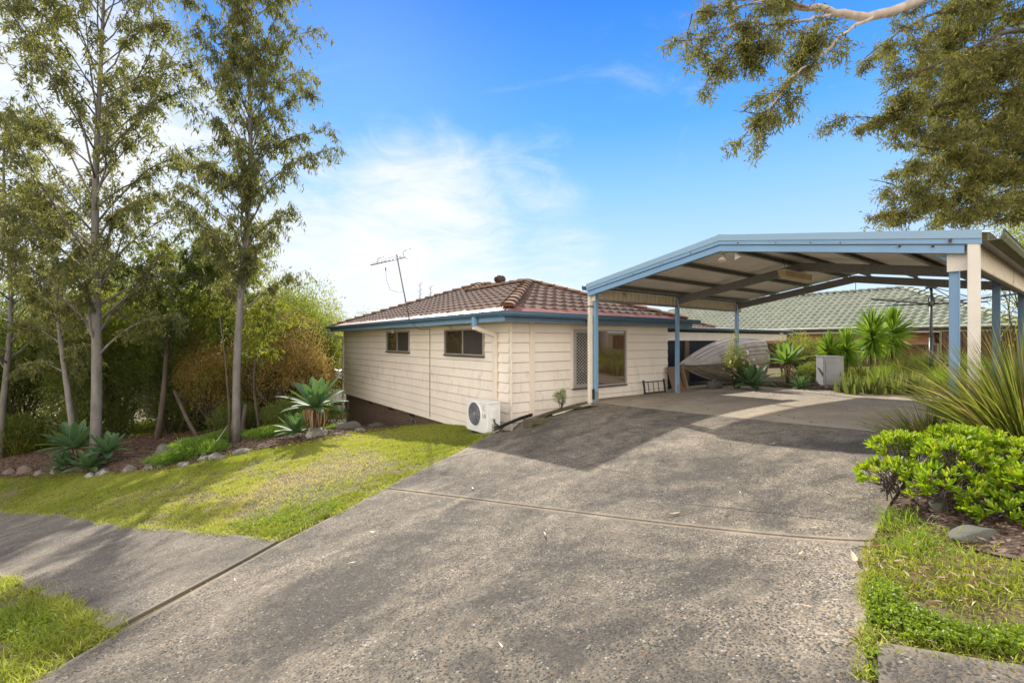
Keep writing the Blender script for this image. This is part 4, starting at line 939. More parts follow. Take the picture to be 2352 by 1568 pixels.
for sg in (1, -1):
    mb = MB(); mb.tube([hullpt(k/NS, 2, sg) for k in range(NS+1)], .022, 6); mb.build('gunwale', M_BOAT, bt)
    mb = MB(); mb.tube([hullpt(k/NS, 1, sg) for k in range(int(NS*.93))], .016, 5); mb.build('chine', M_BOAT, bt)
    for t in (.3, .52, .75):
        mb = MB(); mb.tube([hullpt(k/NS, t, sg) for k in range(int(NS*(.80-.1*t)))], .015, 5); mb.build('strake', M_STRK, bt)
    for t in (1.33, 1.66):
        mb = MB(); mb.tube([hullpt(k/NS, t, sg) for k in range(int(NS*.92))], .013, 5); mb.build('strake', M_STRK, bt)
mb = MB(); mb.tube([hullpt(k/NS, 0, 1) for k in range(NS+1)] + [bpt(1.0, 0, .65)], .016, 6); mb.build('keel', M_BOAT, bt)
mb = MB(); mb.tube([bpt(1.0, 0, .5) + HR*-.04 + (-HR*math.cos(t)+UP*math.sin(t))*.055 for t in np.linspace(0, 6.28, 14)], .008, 5); mb.build('bow_ring', M_GALV, bt)

# things round the boat
x, y = HH(6.2, .25)
t = empty('sheet_board', G3(x, y), 'tall sheet of chipboard leaning beside the dark porch opening', 'board')
mb = MB(); a = H(5.70, .22, g1(x, y)+.02); mb.box(a, HR*.50, (HL*.20+UP*.66), -HL*.02); mb.build('panel', M_BOARDT, t)
mb = MB(); mb.box(a+HR*.52-HL*.03, HR*.08, (HL*.20+UP*.70), -HL*.09); mb.build('batten', M_TIMBER, t)
x, y = HH(5.2, .36); zb = g1(x, y)+.02
t = empty('bed_frame', (x, y, zb), 'small black barred metal frame leaning on the weatherboards', 'metal frame')
mb = MB(); A = H(4.62, .33, zb); dv = (HL*.05+UP*.34)
for s in (0, .86): mb.box(A+HR*s, HR*.035, dv*1.06, -HL*.035)
fr = mb.build('upright', M_BLACK, t)
mb = MB(); mb.box(A+HR*.036+dv*.06, HR*.823, UP*.03, -HL*.03); mb.box(A+HR*.036+dv*.88, HR*.823, UP*.022, -HL*.022); mb.build('rail', M_BLACK, t)
for s in (.2, .41, .62):
    mb = MB(); mb.box(A+HR*s+dv*.15, HR*.014, dv*.72, -HL*.014); mb.build('bar', M_BLACK, t)
x, y = HH(7.15, -.12); zb = g1(x, y)+.02
t = empty('fuel_can', (x, y, zb), 'small dark plastic fuel can on the slab under the bow of the dinghy', 'fuel can')
mb = MB(); mb.bb(H(6.95, -.24, zb+.04), HR*.46, HL*.22, UP*.17, .03); mb.build('body', M_GREY, t)
mb = MB(); mb.tube([H(7.06, -.13, zb+.2), H(7.08, -.13, zb+.26), H(7.28, -.13, zb+.26), H(7.30, -.13, zb+.2)], .014, 6); mb.build('handle', M_GREY, t)
for s in (.03, .36):
    mb = MB(); mb.hb(6.95+s, 7.02+s, -.24, -.02, zb, zb+.04); mb.build('foot', M_GREY, t)
# concrete block and edging by the drive
c = at(1245, 968); t = empty('concrete_block', c, 'mossy hollow concrete block at the edge of the driveway by the wall', 'concrete block')
BA = (at(1330, 940)-at(1235, 965)); BA.z = 0; BA.normalize(); BB = Vector((-BA.y, BA.x, 0)); c = at(1212, 985)
mb = MB(); o_ = c + BB*.02 + UP*-.03
def blk(u0, u1, v0, v1, z0, z1): mb.box(o_ + BA*u0 + BB*v0 + UP*z0, BA*(u1-u0), BB*(v1-v0), UP*(z1-z0))
blk(0, .42, 0, .045, 0, .05); blk(0, .42, 0, .045, .115, .19); blk(0, .10, 0, .045, .05, .115); blk(.32, .42, 0, .045, .05, .115); blk(0, .42, .045, .2, 0, .19)
mb.build('block', M_CONC, t)
t = empty('soil_mound', at(1290, 945), 'mossy earth mound filling the gap between driveway and wall', 'earth mound')
mb = MB(); m0 = at(1300, 948)+BB*.02; vs = []
for k in range(13):
    for q in range(7):
        u = k/12; v_ = q/6; p = m0 + BA*(u*1.7-.75) + BB*(v_*.30); p.z = g1(p.x, p.y) + (.005 + .10*math.sin(math.pi*min(u*.9+.1, 1))*math.sin(math.pi*min(1, v_*.8+.25)))*(1-.3*u) + .015*math.sin(k*2.3+q*3.1); vs.append(p)
mb.add(vs, [(k*7+q, (k+1)*7+q, (k+1)*7+q+1, k*7+q+1) for k in range(12) for q in range(6)], .5, True); mb.build('earth', plain('mossy_soil', (.06, .042, .025), .95, c2=(.045, .055, .015), scale=9, bumpk=.8), t)
t = empty('edging_strip', at(1300, 945), 'thin white sheet strip edging the driveway below the cream downpipe', 'edging'); mb = MB()
p0, p1 = at(1272, 957)+UP*.05, at(1358, 932)+UP*.05; mb.box(p0, p1-p0, BB*.008, UP*.02); mb.box(p0+BB*.01, (p1-p0)*.3, BB*.07, -UP*.01); mb.build('strip', M_WHITE, t)

# galvanised cabinet in the back garden
c = at(1912, 884); cb = empty('metal_cabinet', c, 'galvanised metal cabinet standing in the back garden', 'cabinet')
ca = Vector((.97, -.24, 0)).normalized(); cbk = Vector((.24, .97, 0)).normalized()
wc = 41/1045*c.y; o_ = Vector(((1891-1176)/1045*c.y, c.y, c.z))
mb = MB(); mb.bb(o_, ca*wc, cbk*.50, UP*.80, .01); mb.build('body', M_CABM, cb)
mb = MB(); mb.bb(o_ + ca*.05 - cbk*.012 + UP*.04, ca*(wc-.10), cbk*.014, UP*.68, .006); d_ = mb.build('door', M_CABM, cb)
mb = MB(); mb.tube([o_+ca*(wc-.09)-cbk*.02+UP*.36, o_+ca*(wc-.09)-cbk*.03+UP*.36, o_+ca*(wc-.09)-cbk*.03+UP*.28], .008, 6); mb.build('handle', M_GREY, d_)
mb = MB(); mb.bb(o_ - ca*.015 - cbk*.02 + UP*.80, ca*(wc+.03), cbk*.53, UP*.03, .008); mb.build('lid', M_CABM, cb)
# rotary clothesline
c = Vector((11.05, 12.0, 0)); c.z = g1(c.x, c.y); cl = empty('rotary_clothesline', c, 'green rotary clothesline on a single pole in the back yard', 'clothesline')
zt_ = 1.44; za = .98
mb = MB(); mb.tube([c, Vector((c.x, c.y, zt_))], .034, 12); mb.tube([c, Vector((c.x, c.y, .1))], .045, 12); mb.build('pole', M_DKG, cl)
mb = MB(); mb.tube([Vector((c.x, c.y, zt_-.03)), Vector((c.x, c.y, zt_+.03))], .12, 12); mb.tube([Vector((c.x, c.y, za-.04)), Vector((c.x, c.y, za+.08))], .07, 10); mb.build('hub', M_GREY, cl)
mb = MB(); mb.hb; mb.bb(Vector((c.x+.0, c.y-.12, -.52)), (.14, 0, 0), (0, .12, 0), (0, 0, .18), .02); mb.tube([Vector((c.x+.1, c.y-.1, -.45)), Vector((c.x+.2, c.y-.25, -.5)), Vector((c.x+.32, c.y-.3, -.5)), Vector((c.x+.34, c.y-.3, -.62))], .016, 6); mb.build('winding_gear', M_GREY, cl)
ends = []
for k in range(4):
    a = math.radians(12 + 90*k); dv = Vector((math.cos(a), math.sin(a), 0)); p = Vector((c.x, c.y, za)); q = p + dv*1.95 + UP*.10
    mb = MB(); mb.tube([p, q], .018, 8); mb.tube([Vector((c.x, c.y, zt_)), p.lerp(q, .52)], .012, 6); mb.tube([Vector((c.x, c.y, zt_-.05)), p+dv*.1], .008, 5); mb.build('arm', M_DKG, cl); ends.append((p, q))
mb = MB()
for f_ in (.98, .86, .74, .62, .5, .4):
    P = [a.lerp(b, f_) for a, b in ends]
    for k in range(4): mb.tube([P[k], P[k].lerp(P[(k+1) % 4], .5)-UP*.02, P[(k+1) % 4]], .0035, 4, cap=False)
mb.build('line', M_BLACK, cl)
# caravan beyond the corner of the house
c = Vector((-9.0, 24.5, 0)); c.z = g1(c.x, c.y); cv = empty('caravan', c, 'white caravan parked beyond the far corner of the house', 'caravan')
mb = MB(); mb.bb(c + Vector((-2.2, 0, .45)), (4.2, 0, 0), (0, 2, 0), (0, 0, 1.75), .18); mb.build('body', M_CARA, cv)
mb = MB(); mb.bb(c + Vector((-1.2, -.02, 1.25)), (1.5, 0, 0), (0, .03, 0), (0, 0, .55), .01); mb.build('window', M_GLASS, cv)
for dx in (-.8, .6): mb = MB(); mb.lathe(c + Vector((dx, .1, .32)), [(0, 0), (.3, 0), (.32, .1), (.32, .2), (0, .2)], 18, (0, -1, 0)); mb.build('wheel', M_RUB, cv)
mb = MB(); mb.box(c + Vector((-2.1, .05, .38)), (4, 0, 0), (0, 1.9, 0), (0, 0, .08)); mb.build('chassis', M_BLACK, cv)

# ------------------------------------------------------------------ vegetation builders
def nrmz(a): return a/np.maximum(np.linalg.norm(a, axis=-1, keepdims=True), 1e-9)
def leaf_quads(P, D, Ln, Wd, var, droop=0.0, two=False):
    """P base, D direction (unit), -> folded diamond leaves; var per leaf"""
    n = len(P); rnd = nrmz(RNG.normal(size=(n, 3))); S = nrmz(np.cross(D, rnd)); Nn = np.cross(S, D)
    Ln = np.asarray(Ln).reshape(-1, 1)*np.ones((n, 1)); Wd = np.asarray(Wd).reshape(-1, 1)*np.ones((n, 1))
    tip = P + D*Ln; tip[:, 2] -= (droop*Ln[:, 0]); mid = P + D*Ln*.45 + Nn*Ln*.05
    V = np.stack([P, mid + S*Wd*.5, tip, mid - S*Wd*.5], 1).reshape(-1, 3)
    return V, np.arange(4*n).reshape(n, 4), np.repeat(var, 4)
def blades(P, D, Ln, Wd, var, bend=.5, seg=3, side=None, vtip=0.0):
    """arching tapering blades: P base, D start direction"""
    n = len(P); Ln = np.asarray(Ln).reshape(-1)*np.ones(n); Wd = np.asarray(Wd).reshape(-1)*np.ones(n); bend = np.asarray(bend).reshape(-1)*np.ones(n)
    if side is None: side = nrmz(np.cross(D, nrmz(RNG.normal(size=(n, 3)))))
    rows = []; vr = []; p = P.copy(); d = D.copy()
    for k in range(seg+1):
        f = k/seg; wv = Wd*(1-f**1.8)*.5*(.75+.5*min(1, f*3)) if k < seg else Wd*.02
        rows += [p - side*wv[:, None], p + side*wv[:, None]]; vr += [var + vtip*f]*2
        d = d.copy(); d[:, 2] -= bend/seg*(.5+f); d = nrmz(d); p = p + d*(Ln/seg)[:, None]
    V = np.stack(rows, 1).reshape(-1, 3); m = 2*(seg+1); b = np.arange(n)[:, None]*m
    F = np.concatenate([np.stack([b[:, 0]+2*k, b[:, 0]+2*k+1, b[:, 0]+2*k+3, b[:, 0]+2*k+2], 1) for k in range(seg)])
    return V, F, np.stack(vr, 1).reshape(-1)
def merge(parts):
    Vs, Fs, vs = [], [], []; o = 0
    for V, F, v in parts: Vs.append(V); Fs.append(F+o); vs.append(v); o += len(V)
    return np.concatenate(Vs), np.concatenate(Fs), np.concatenate(vs)

def gum_tree(name, label, base, top, r0, H0, width, n_limb, leaves, mat_leaf, mat_bark, seed, leaf=.15, lw=.026, droop=.7, shape=None, group=None, wob=.12, cat='tree', up=.75, twig_n=9, forks=()):
    """trunk polyline from base to top; crown filled by limbs > twigs > hanging leaves"""
    rg = np.random.default_rng(seed); rd = random.Random(seed)
    base = Vector(base); top = Vector(top); t = empty(name, base, label, cat, group); mb = MB()
    n = 14; pts = []; ht = (top-base).length
    for k in range(n+1):
        f = k/n; p = base.lerp(top, f); p = p + Vector((math.sin(f*5+seed), math.cos(f*4.1+seed*2), 0))*wob*math.sin(math.pi*f*.9) - UP*(.25 if k == 0 else 0); pts.append(p)
    rad = [r0*(1.25 if k == 0 else 1)*(1-.86*(k/n)**1.15) for k in range(n+1)]
    mb.tube(pts, rad, 12)
    def tp(f): q = f*n; i_ = min(int(q), n-1); return pts[i_].lerp(pts[i_+1], q-i_)
    tips = []; zs0 = H0/ht
    for k in range(n_limb):
        f = zs0 + (1-zs0)*((k+rd.random()*.8)/n_limb)*.97; a = k*2.4 + rd.random()*.9; env = shape(max(0, (f-zs0)/(1-zs0))) if shape else math.sin(math.pi*(.15+.8*(f-zs0)/(1-zs0)))
        ln = width*env*(.45+.75*rd.random()); p = tp(f); d = Vector((math.cos(a), math.sin(a), up+.5*rd.random())).normalized()
        rr = r0*(1-.86*f)*.30+.006; path = [p]
        m = 6
        for q in range(m):
            d = (d + Vector((rd.uniform(-.22, .22), rd.uniform(-.22, .22), rd.uniform(-.16, .10)-.05*q*(.6 if q > 3 else .1)))).normalized(); p = p + d*(ln/m); path.append(p)
        mb.tube(path, [max(.004, rr*(1-.85*q/m)) for q in range(m+1)], 6)
        for q in range(twig_n):
            g = .30 + .70*(q+rd.random())/twig_n; i_ = min(int(g*m), m-1); s = path[i_].lerp(path[i_+1], g*m-i_)
            dd = (path[i_+1]-path[i_]).normalized() + Vector((rd.uniform(-1, 1), rd.uniform(-1, 1), rd.uniform(-.5, .6)))*.95
            dd.z += rd.uniform(-.2, .7); dd.normalize(); tl_ = (.35+.62*rd.random())*min(1, .40+width*.22); e1_ = s + dd*tl_*.45; e2_ = e1_ + (dd*.6+Vector((0, 0, -.95))).normalized()*tl_*.55
            mb.tube([s, e1_, e2_], [.005, .0035, .002], 4, cap=False); tips.append((s, e1_, e2_))
    tips = np.array([[tuple(a) for a in tt] for tt in tips]); per = max(1, leaves//len(tips)); idx = np.repeat(np.arange(len(tips)), per); m = len(idx)
    f = rg.random(m)[:, None]**.7; P = np.where(f < .5, tips[idx, 0]*(1-2*f)+tips[idx, 1]*2*f, tips[idx, 1]*(2-2*f)+tips[idx, 2]*(2*f-1)) + rg.normal(size=(m, 3))*.035
    D = nrmz(rg.normal(size=(m, 3))*.75 + np.array([0, 0, -droop*1.25])); var = np.clip(rg.normal(.42, .2, m) + (np.repeat(rg.random(len(tips)), per)-.5)*.35, 0, 1)
    V, F, vr = leaf_quads(P, D, leaf*rg.uniform(.6, 1.2, m), lw*rg.uniform(.7, 1.2, m), var)
    mb.build('trunk', mat_bark, t); raw_mesh('crown', V, F, vr, mat_leaf, t); return t

def bush_proto(rx, ry, rz, n, leaf, lw, mat, seed, lumps=9, name='shrub', stems=12, droop=.0, hollow=.45, bark_m=None, stalk=0, flat=.0):
    """rounded shrub: overlapping leaf clouds on a cage of branching stems, base at the origin"""
    rg = np.random.default_rng(seed); t = empty(name); mb = MB(); cs = []
    for k in range(lumps):
        a = 2.399*k + rg.random()*.5; rr = .55*math.sqrt((k+.5)/lumps); z = .42+.40*rg.random()*(1-.5*rr) - flat*.1
        cs.append((math.cos(a)*rr*rx, math.sin(a)*rr*ry, z*rz*(1.15 if k % 3 == 0 else .95), rg.uniform(.34, .56)))
    for k in range(stems):
        c = cs[k % lumps]; p0 = np.array([rg.normal()*.05*rx, rg.normal()*.05*ry, -.1]); p3 = np.array(c[:3]) + rg.normal(size=3)*.10*rx
        p1 = p0*.6+p3*.4 + np.array([0, 0, .05*rz]) + rg.normal(size=3)*.05*rx; p2 = p0*.25+p3*.75 + rg.normal(size=3)*.05*rx
        r = .014*rx+.008; mb.tube([p0, p1, p2, p3], [r, r*.75, r*.5, r*.2], 6)
        for q in range(4):
            e = p2 + rg.normal(size=3)*np.array([rx, ry, rz])*.22; e[2] = max(e[2], .05); mb.tube([p1*.4+p2*.6, (p2+e)/2+rg.normal(size=3)*.03, e], [r*.4, r*.25, r*.1], 5, cap=False)
    w_ = np.array([c[3]**2 for c in cs]); k = rg.choice(lumps, n, p=w_/w_.sum()); C = np.array(cs)
    d = nrmz(rg.normal(size=(n, 3))); d[:, 2] = np.abs(d[:, 2])*np.where(rg.random(n) < .25, -1, 1); rad = (hollow+(1-hollow)*rg.random(n)**.6)*(1+.16*rg.normal(size=n)*.6)
    P = C[k, :3] + d*(rad*C[k, 3])[:, None]*np.array([rx, ry, rz*.85])
    # gaps: knock out leaves by a few random holes
    hs = C[rg.integers(0, lumps, 22), :3] + nrmz(rg.normal(size=(22, 3)))*np.array([rx, ry, rz])*.42; keep = np.ones(n, bool)
    for h in hs: keep &= (((P-h)/np.array([rx, ry, rz]))**2).sum(1) > .012*rg.uniform(.5, 1.6)
    keep &= P[:, 2] > .0; P = P[keep]; d = d[keep]; m = len(P)
    D = nrmz(d*.6 + rg.normal(size=(m, 3))*.6 + np.array([0, 0, .35-droop])); lumpv = rg.random(lumps)[k[keep]]
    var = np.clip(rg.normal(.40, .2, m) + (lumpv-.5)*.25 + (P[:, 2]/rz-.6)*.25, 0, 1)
    V, F, vr = leaf_quads(P, D, leaf*rg.uniform(.6, 1.25, m), lw*rg.uniform(.7, 1.2, m), var)
    mb.build('stem', bark_m or M_BARKB, t); raw_mesh('foliage', V, F, vr, mat, t); return t
def place(src, loc, label, cat, group=None, scale=1, rz=0, first=None, sz=None, name=None):
    if not src.get('used'): o = src; src['used'] = 1
    else: o = copy_tree(src)
    if 'group' in o: del o['group']
    o.location = loc; o.scale = (scale, scale, sz or scale); tl = .10 if o.name.split('.')[0] in ('agave', 'sword_leaf_plant') else 0; o.rotation_euler = (tl*math.sin(rz*5.1+loc[0]*3), tl*math.cos(rz*3.7+loc[0]*7), rz); tag(o, label, cat, group); return o
PROTOS = []
def proto(p): PROTOS.append(p); return p

def agave(n, Ln, Wd, seed, mat, stalk=0, skirt=0, name='agave', spread=1.0):
    rd = random.Random(seed); t = empty(name); c = Vector((0, 0, stalk))
    mb = MB()
    for k in range(n):
        f = (k+.5)/n; a = 2.399*k + rd.uniform(-.1, .1); el = R_(86 - 84*f**.75*spread) ; L = Ln*(.62+.42*math.sin(math.pi*(.12+.75*f)))*rd.uniform(.92, 1.06); W = Wd*(.8+.25*f)
        out = Vector((math.cos(a), math.sin(a), 0)); s = Vector((-math.sin(a), math.cos(a), 0)); p = c + out*(.03+.03*f) + UP*(.06*(1-f)); d = (out*math.cos(el) + UP*math.sin(el)); rows = []; cup = .30
        NN = 9
        curl = rd.uniform(.02, .07)*(1 if f < .6 else -.6)
        for q in range(NN+1):
            g = q/NN; w_ = W*.5*(math.sin(math.pi*min(1, .24+.60*g))**.9)*(1 if g < .86 else max(.02, (1-g)/.14)**.7); nrm = s.cross(d).normalized()*-1
            if nrm.z < 0 and el < 1.2: nrm = -nrm
            row = [p - s*w_ + nrm*w_*cup, p - s*w_*.86 + nrm*w_*cup*.7, p - s*w_*.4 + nrm*w_*.1, p, p + s*w_*.4 + nrm*w_*.1, p + s*w_*.86 + nrm*w_*cup*.7, p + s*w_ + nrm*w_*cup]
            rows.append(row); d = (d + UP*curl*(1.4*g) - UP*.03*f).normalized(); p = p + d*(L/NN)
        vs = [v for r in rows for v in r]; b = rd.random()*.5; av = [1.0, .42*b+.15, b, b*.8, b, .42*b+.15, 1.0]*(NN+1)
        mb.add(vs, [(q*7+k_, q*7+k_+1, (q+1)*7+k_+1, (q+1)*7+k_) for q in range(NN) for k_ in range(6)], av, True)
    mb.build('leaves', mat, t)
    if stalk:
        mb = MB(); mb.tube([(0, 0, -.1), (.02, 0, stalk*.5), (0, 0, stalk+.05)], [.065, .055, .07], 10); mb.build('stem', M_BARKB, t)
        if skirt:
            mb = MB()
            for k in range(skirt):
                a = rd.random()*6.28; o = Vector((math.cos(a), math.sin(a), 0)); r1 = rd.uniform(.10, .24); q = rd.uniform(.3, .95)
                mb.tube([c + o*.05, c + o*r1 - UP*.08, c + o*r1*.9 - UP*stalk*q*.6 + Vector((rd.uniform(-.03, .03), rd.uniform(-.03, .03), 0)), c + o*(.10+r1*.25) - UP*stalk*q], [.02, .016, .013, .005], 5, rd.random())
            mb.build('dead_leaves', plain('dead_agave_leaf', (.34, .23, .13), .8, c2=(.20, .12, .07), scale=20), t)
    return t
def yucca(n, Ln, seed, stalk, name='yucca'):
    rg = np.random.default_rng(seed); t = empty(name); f = rg.random(n)
    a = rg.random(n)*2*np.pi; el = np.radians(88 - 155*f**1.0); D = np.stack([np.cos(a)*np.cos(el), np.sin(a)*np.cos(el), np.sin(el)], 1)
    P = np.stack([D[:, 0]*.03, D[:, 1]*.03, stalk + .12 - .42*f], 1); side = nrmz(np.cross(D, nrmz(np.stack([np.cos(a), np.sin(a), 0*a+.2], 1)*.3 + rg.normal(size=(n, 3)))))
    V, F, v = blades(P, D, Ln*rg.uniform(.75, 1.05, n), .040, np.clip(rg.normal(.5, .2, n), 0, .95), .16, 4, side, -.1)
    mb = MB(); mb.tube([(0, 0, -.1), (.02, .01, stalk*.5), (0, 0, stalk+.1)], [.05, .042, .04], 9); mb.build('stem', M_BARKB, t); raw_mesh('leaves', V, F, v, M_YUCCA, t, True); return t
def strap(n, Ln, Wd, seed, mat, name='strap_leaf_clump', spread=.9, bend=1.2, rad=.12, seg=5, dead=.12):
    rg = np.random.default_rng(seed); t = empty(name); a = rg.random(n)*2*np.pi; f = rg.random(n)**.8; el = np.radians(90 - 62*f*spread)
    D = np.stack([np.cos(a)*np.cos(el), np.sin(a)*np.cos(el), np.sin(el)], 1); P = np.stack([np.cos(a)*rad*f, np.sin(a)*rad*f, 0*a-.03], 1); tw = a + rg.normal(size=n)*.7
    side = nrmz(np.cross(D, np.stack([np.cos(tw), np.sin(tw), 0.3+0*a], 1))); V, F, v = blades(P, D, Ln*rg.uniform(.55, 1.1, n), Wd*rg.uniform(.7, 1.2, n), np.where(rg.random(n) < dead, .85+.15*rg.random(n), rg.uniform(.1, .75, n)), bend*rg.uniform(.4, 1.3, n), seg, side, .12)
    raw_mesh('leaves', V, F, v, mat, t, True); return t
def rock(name_mat, loc, sx, sy, sz, seed, label, rz=0, cat='rock', group='rocks edging the garden beds'):
    bm = bmesh.new(); bmesh.ops.create_icosphere(bm, subdivisions=3, radius=1.0); rd = random.Random(seed); pl = [(Vector((rd.uniform(-1, 1), rd.uniform(-1, 1), rd.uniform(-.3, 1))).normalized(), rd.uniform(.62, .88)) for _ in range(9)]
    for v in bm.verts:
        c = v.co.copy()
        for n_, d_ in pl:
            e = c.dot(n_)
            if e > d_: c -= n_*(e-d_)*.92
        c += v.normal*(.05*math.sin(c.x*6+seed)+.04*math.sin(c.y*9+c.z*7)); c = Vector((c.x*sx, c.y*sy, c.z*sz)); v.co = Matrix.Rotation(rz, 3, 'Z') @ c
    me = bpy.data.meshes.new('rock'); bm.to_mesh(me); bm.free(); me.materials.append(name_mat)
    me.polygons.foreach_set('use_smooth', [True]*len(me.polygons)); o = bpy.data.objects.new('rock', me); COL.objects.link(o); o.location = Vector(loc) + UP*sz*.35; return tag(o, label, cat, group)

# ------------------------------------------------------------------ left garden
gum_tree('gum_tree', 'tall smooth grey gum tree with the thickest trunk at the left', G3(-9.95, 10.85), (-9.75, 10.9, 9.6), .112, 2.5, 3.5, 66, 38000, M_GUM, M_BARKG, 3, leaf=.155, lw=.036, droop=.75, up=1.25, twig_n=15, shape=lambda f: .62+.5*math.sin(math.pi*min(1, f*.9+.1)))
gum_tree('gum_tree', 'slender grey gum tree with drooping crown right of the thick one', G3(-6.35, 10.5), (-6.1, 10.45, 9.1), .088, 2.9, 2.05, 66, 32000, M_GUM, M_BARKG, 5, leaf=.16, lw=.032, droop=1.1, up=1.5, twig_n=14, shape=lambda f: .50+.62*math.sin(math.pi*min(1, f*.85+.12)))
gum_tree('gum_tree', 'thin leaning grey sapling left of the thick gum trunk', G3(-10.9, 11.4), (-11.9, 11.6, 3.4), .075, 2.0, 1.9, 22, 10000, M_GUM, M_BARKG, 8, leaf=.16, lw=.036, wob=.14)
gum_tree('gum_tree', 'dense young gum tree with broad crown at the left edge', G3(-14.2, 12.6), (-13.6, 12.3, 6.2), .08, 2.2, 2.8, 40, 13000, M_GUM, M_BARKG, 12, leaf=.17, lw=.036, twig_n=14)
gum_tree('gum_tree', 'reddish brown trunk of a tree standing behind the thick gum', G3(-10.3, 13.2), (-9.6, 13.2, 2.6), .085, 2.2, 2.4, 30, 13000, M_WOOD, M_BARKB, 21, leaf=.15, lw=.035, wob=.2, twig_n=12)
gum_tree('gum_tree', 'low bright leafy gum between the two tall grey trunks', G3(-9.4, 14.6), (-8.9, 14.4, 3.0), .085, 1.4, 2.2, 32, 14000, M_BRIGHT, M_BARKB, 33, leaf=.15, lw=.036)
gum_tree('gum_tree', 'small low gum with yellow-green leaves around the slender trunk', G3(-7.0, 12.6), (-6.9, 12.3, 1.1), .04, 1.8, 1.3, 18, 3200, M_BRIGHT, M_BARKB, 35, leaf=.15, lw=.036)
# hanging leafy sprays on the two trunks' lower boles
wood = proto(bush_proto(2.6, 2.2, 4.6, 26000, .13, .040, M_WOOD, 41, 12, 'understorey_tree', 16, .2))
wood2 = proto(bush_proto(2.4, 2.2, 4.2, 24000, .12, .036, M_BRIGHT, 42, 11, 'bright_tree', 14, .1))
UW = 'dark undergrowth trees behind the garden'
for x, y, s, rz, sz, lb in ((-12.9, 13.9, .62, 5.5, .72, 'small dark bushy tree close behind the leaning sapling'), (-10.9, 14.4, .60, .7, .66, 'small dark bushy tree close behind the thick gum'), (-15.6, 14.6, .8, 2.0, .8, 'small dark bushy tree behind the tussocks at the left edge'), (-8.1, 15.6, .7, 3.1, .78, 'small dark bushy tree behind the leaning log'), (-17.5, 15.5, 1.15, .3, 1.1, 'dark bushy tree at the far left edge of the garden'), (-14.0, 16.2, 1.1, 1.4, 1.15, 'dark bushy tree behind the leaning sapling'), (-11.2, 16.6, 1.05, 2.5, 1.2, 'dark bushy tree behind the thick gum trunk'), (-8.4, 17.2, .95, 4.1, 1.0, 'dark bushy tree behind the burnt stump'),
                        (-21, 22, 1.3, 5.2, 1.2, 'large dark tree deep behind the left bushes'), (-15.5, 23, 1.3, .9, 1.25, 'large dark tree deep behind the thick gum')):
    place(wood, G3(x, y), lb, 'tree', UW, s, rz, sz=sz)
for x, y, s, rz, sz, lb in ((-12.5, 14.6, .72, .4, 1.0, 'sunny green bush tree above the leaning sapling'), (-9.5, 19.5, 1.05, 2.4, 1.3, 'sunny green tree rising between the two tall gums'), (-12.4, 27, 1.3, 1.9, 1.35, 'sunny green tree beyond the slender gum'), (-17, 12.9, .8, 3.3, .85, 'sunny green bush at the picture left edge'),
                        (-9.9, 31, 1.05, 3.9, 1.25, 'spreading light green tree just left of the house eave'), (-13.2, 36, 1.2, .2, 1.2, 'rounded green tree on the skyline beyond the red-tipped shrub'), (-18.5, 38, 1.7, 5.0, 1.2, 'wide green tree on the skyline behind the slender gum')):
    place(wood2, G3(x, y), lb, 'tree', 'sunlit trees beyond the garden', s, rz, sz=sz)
orange = proto(bush_proto(2.1, 1.6, 2.75, 34000, .055, .028, M_ORANGE, 51, 12, 'red_tipped_shrub', 30, .0))
place(orange, G3(-7.35, 14.6), 'large red-tipped shrub behind the tall agave', 'shrub', None, 1.02, .5, sz=1.12)
place(orange, G3(-9.3, 14.3), 'red-tipped shrub with bare stems behind the slender gum', 'shrub', None, .85, 2.6, sz=.9)
place(orange, G3(-7.85, 17.6), 'red-tipped bush against the downpipe of the far house corner', 'shrub', None, .55, 4.0, sz=.95)
low = proto(bush_proto(1.3, .9, .95, 9000, .08, .026, M_WOOD, 61, 8, 'low_bush', 10))
for x, y, s, rz, lb in ((-14.4, 13.2, 1.0, .5, 'low dark bush between tussocks and agave clump'), (-17.8, 14.2, 1.5, 1.5, 'low dark bush beyond the left picture edge tussock'), (-12.8, 14.0, 1.1, 0, 'low dark bush behind the left agave'), (-10.6, 15.0, 1.2, 1, 'low dark bush behind the red brown trunk'), (-8.0, 13.2, .8, 2, 'low dark bush beside the burnt stump'), (-6.2, 12.6, .75, 3, 'low dark bush between slender gum and tall agave'), (-5.4, 12.9, .7, 4.4, 'low dark bush right behind the tall agave'),
                        (-15.8, 13.3, 1.2, 5, 'low dark bush at the left picture edge'), (-12.0, 17.5, 1.7, 2.2, 'low dark bush deep in shade behind the gums'), (-9.2, 16.0, 1.5, 2.9, 'low dark bush deep in shade left of the stump')):
    place(low, G3(x, y), lb, 'bush', 'low dark bushes under the trees', s, rz)
fern = proto(bush_proto(.75, .5, .30, 5200, .06, .014, M_FERN, 71, 9, 'ground_fern', 6, flat=1))
for (px, py), s, lb in (((455, 1046), 1.15, 'soft green ground plant trailing down left of the slender gum'), ((400, 1062), .8, 'soft green ground plant low on the slope among the rocks'), ((510, 1015), .95, 'soft green ground plant at the foot of the slender gum'), ((620, 1003), .9, 'soft green ground plant between slender gum and small agave'), ((845, 968), .55, 'bright ferny plant beside the rocks at the brick base'), ((800, 975), .5, 'bright ferny plant left of the flat rocks'), ((770, 985), .4, 'bright ferny plant right of the tall agave stem')):
    place(fern, at(px, py), lb, 'plant', 'soft green ground plants', s, px)
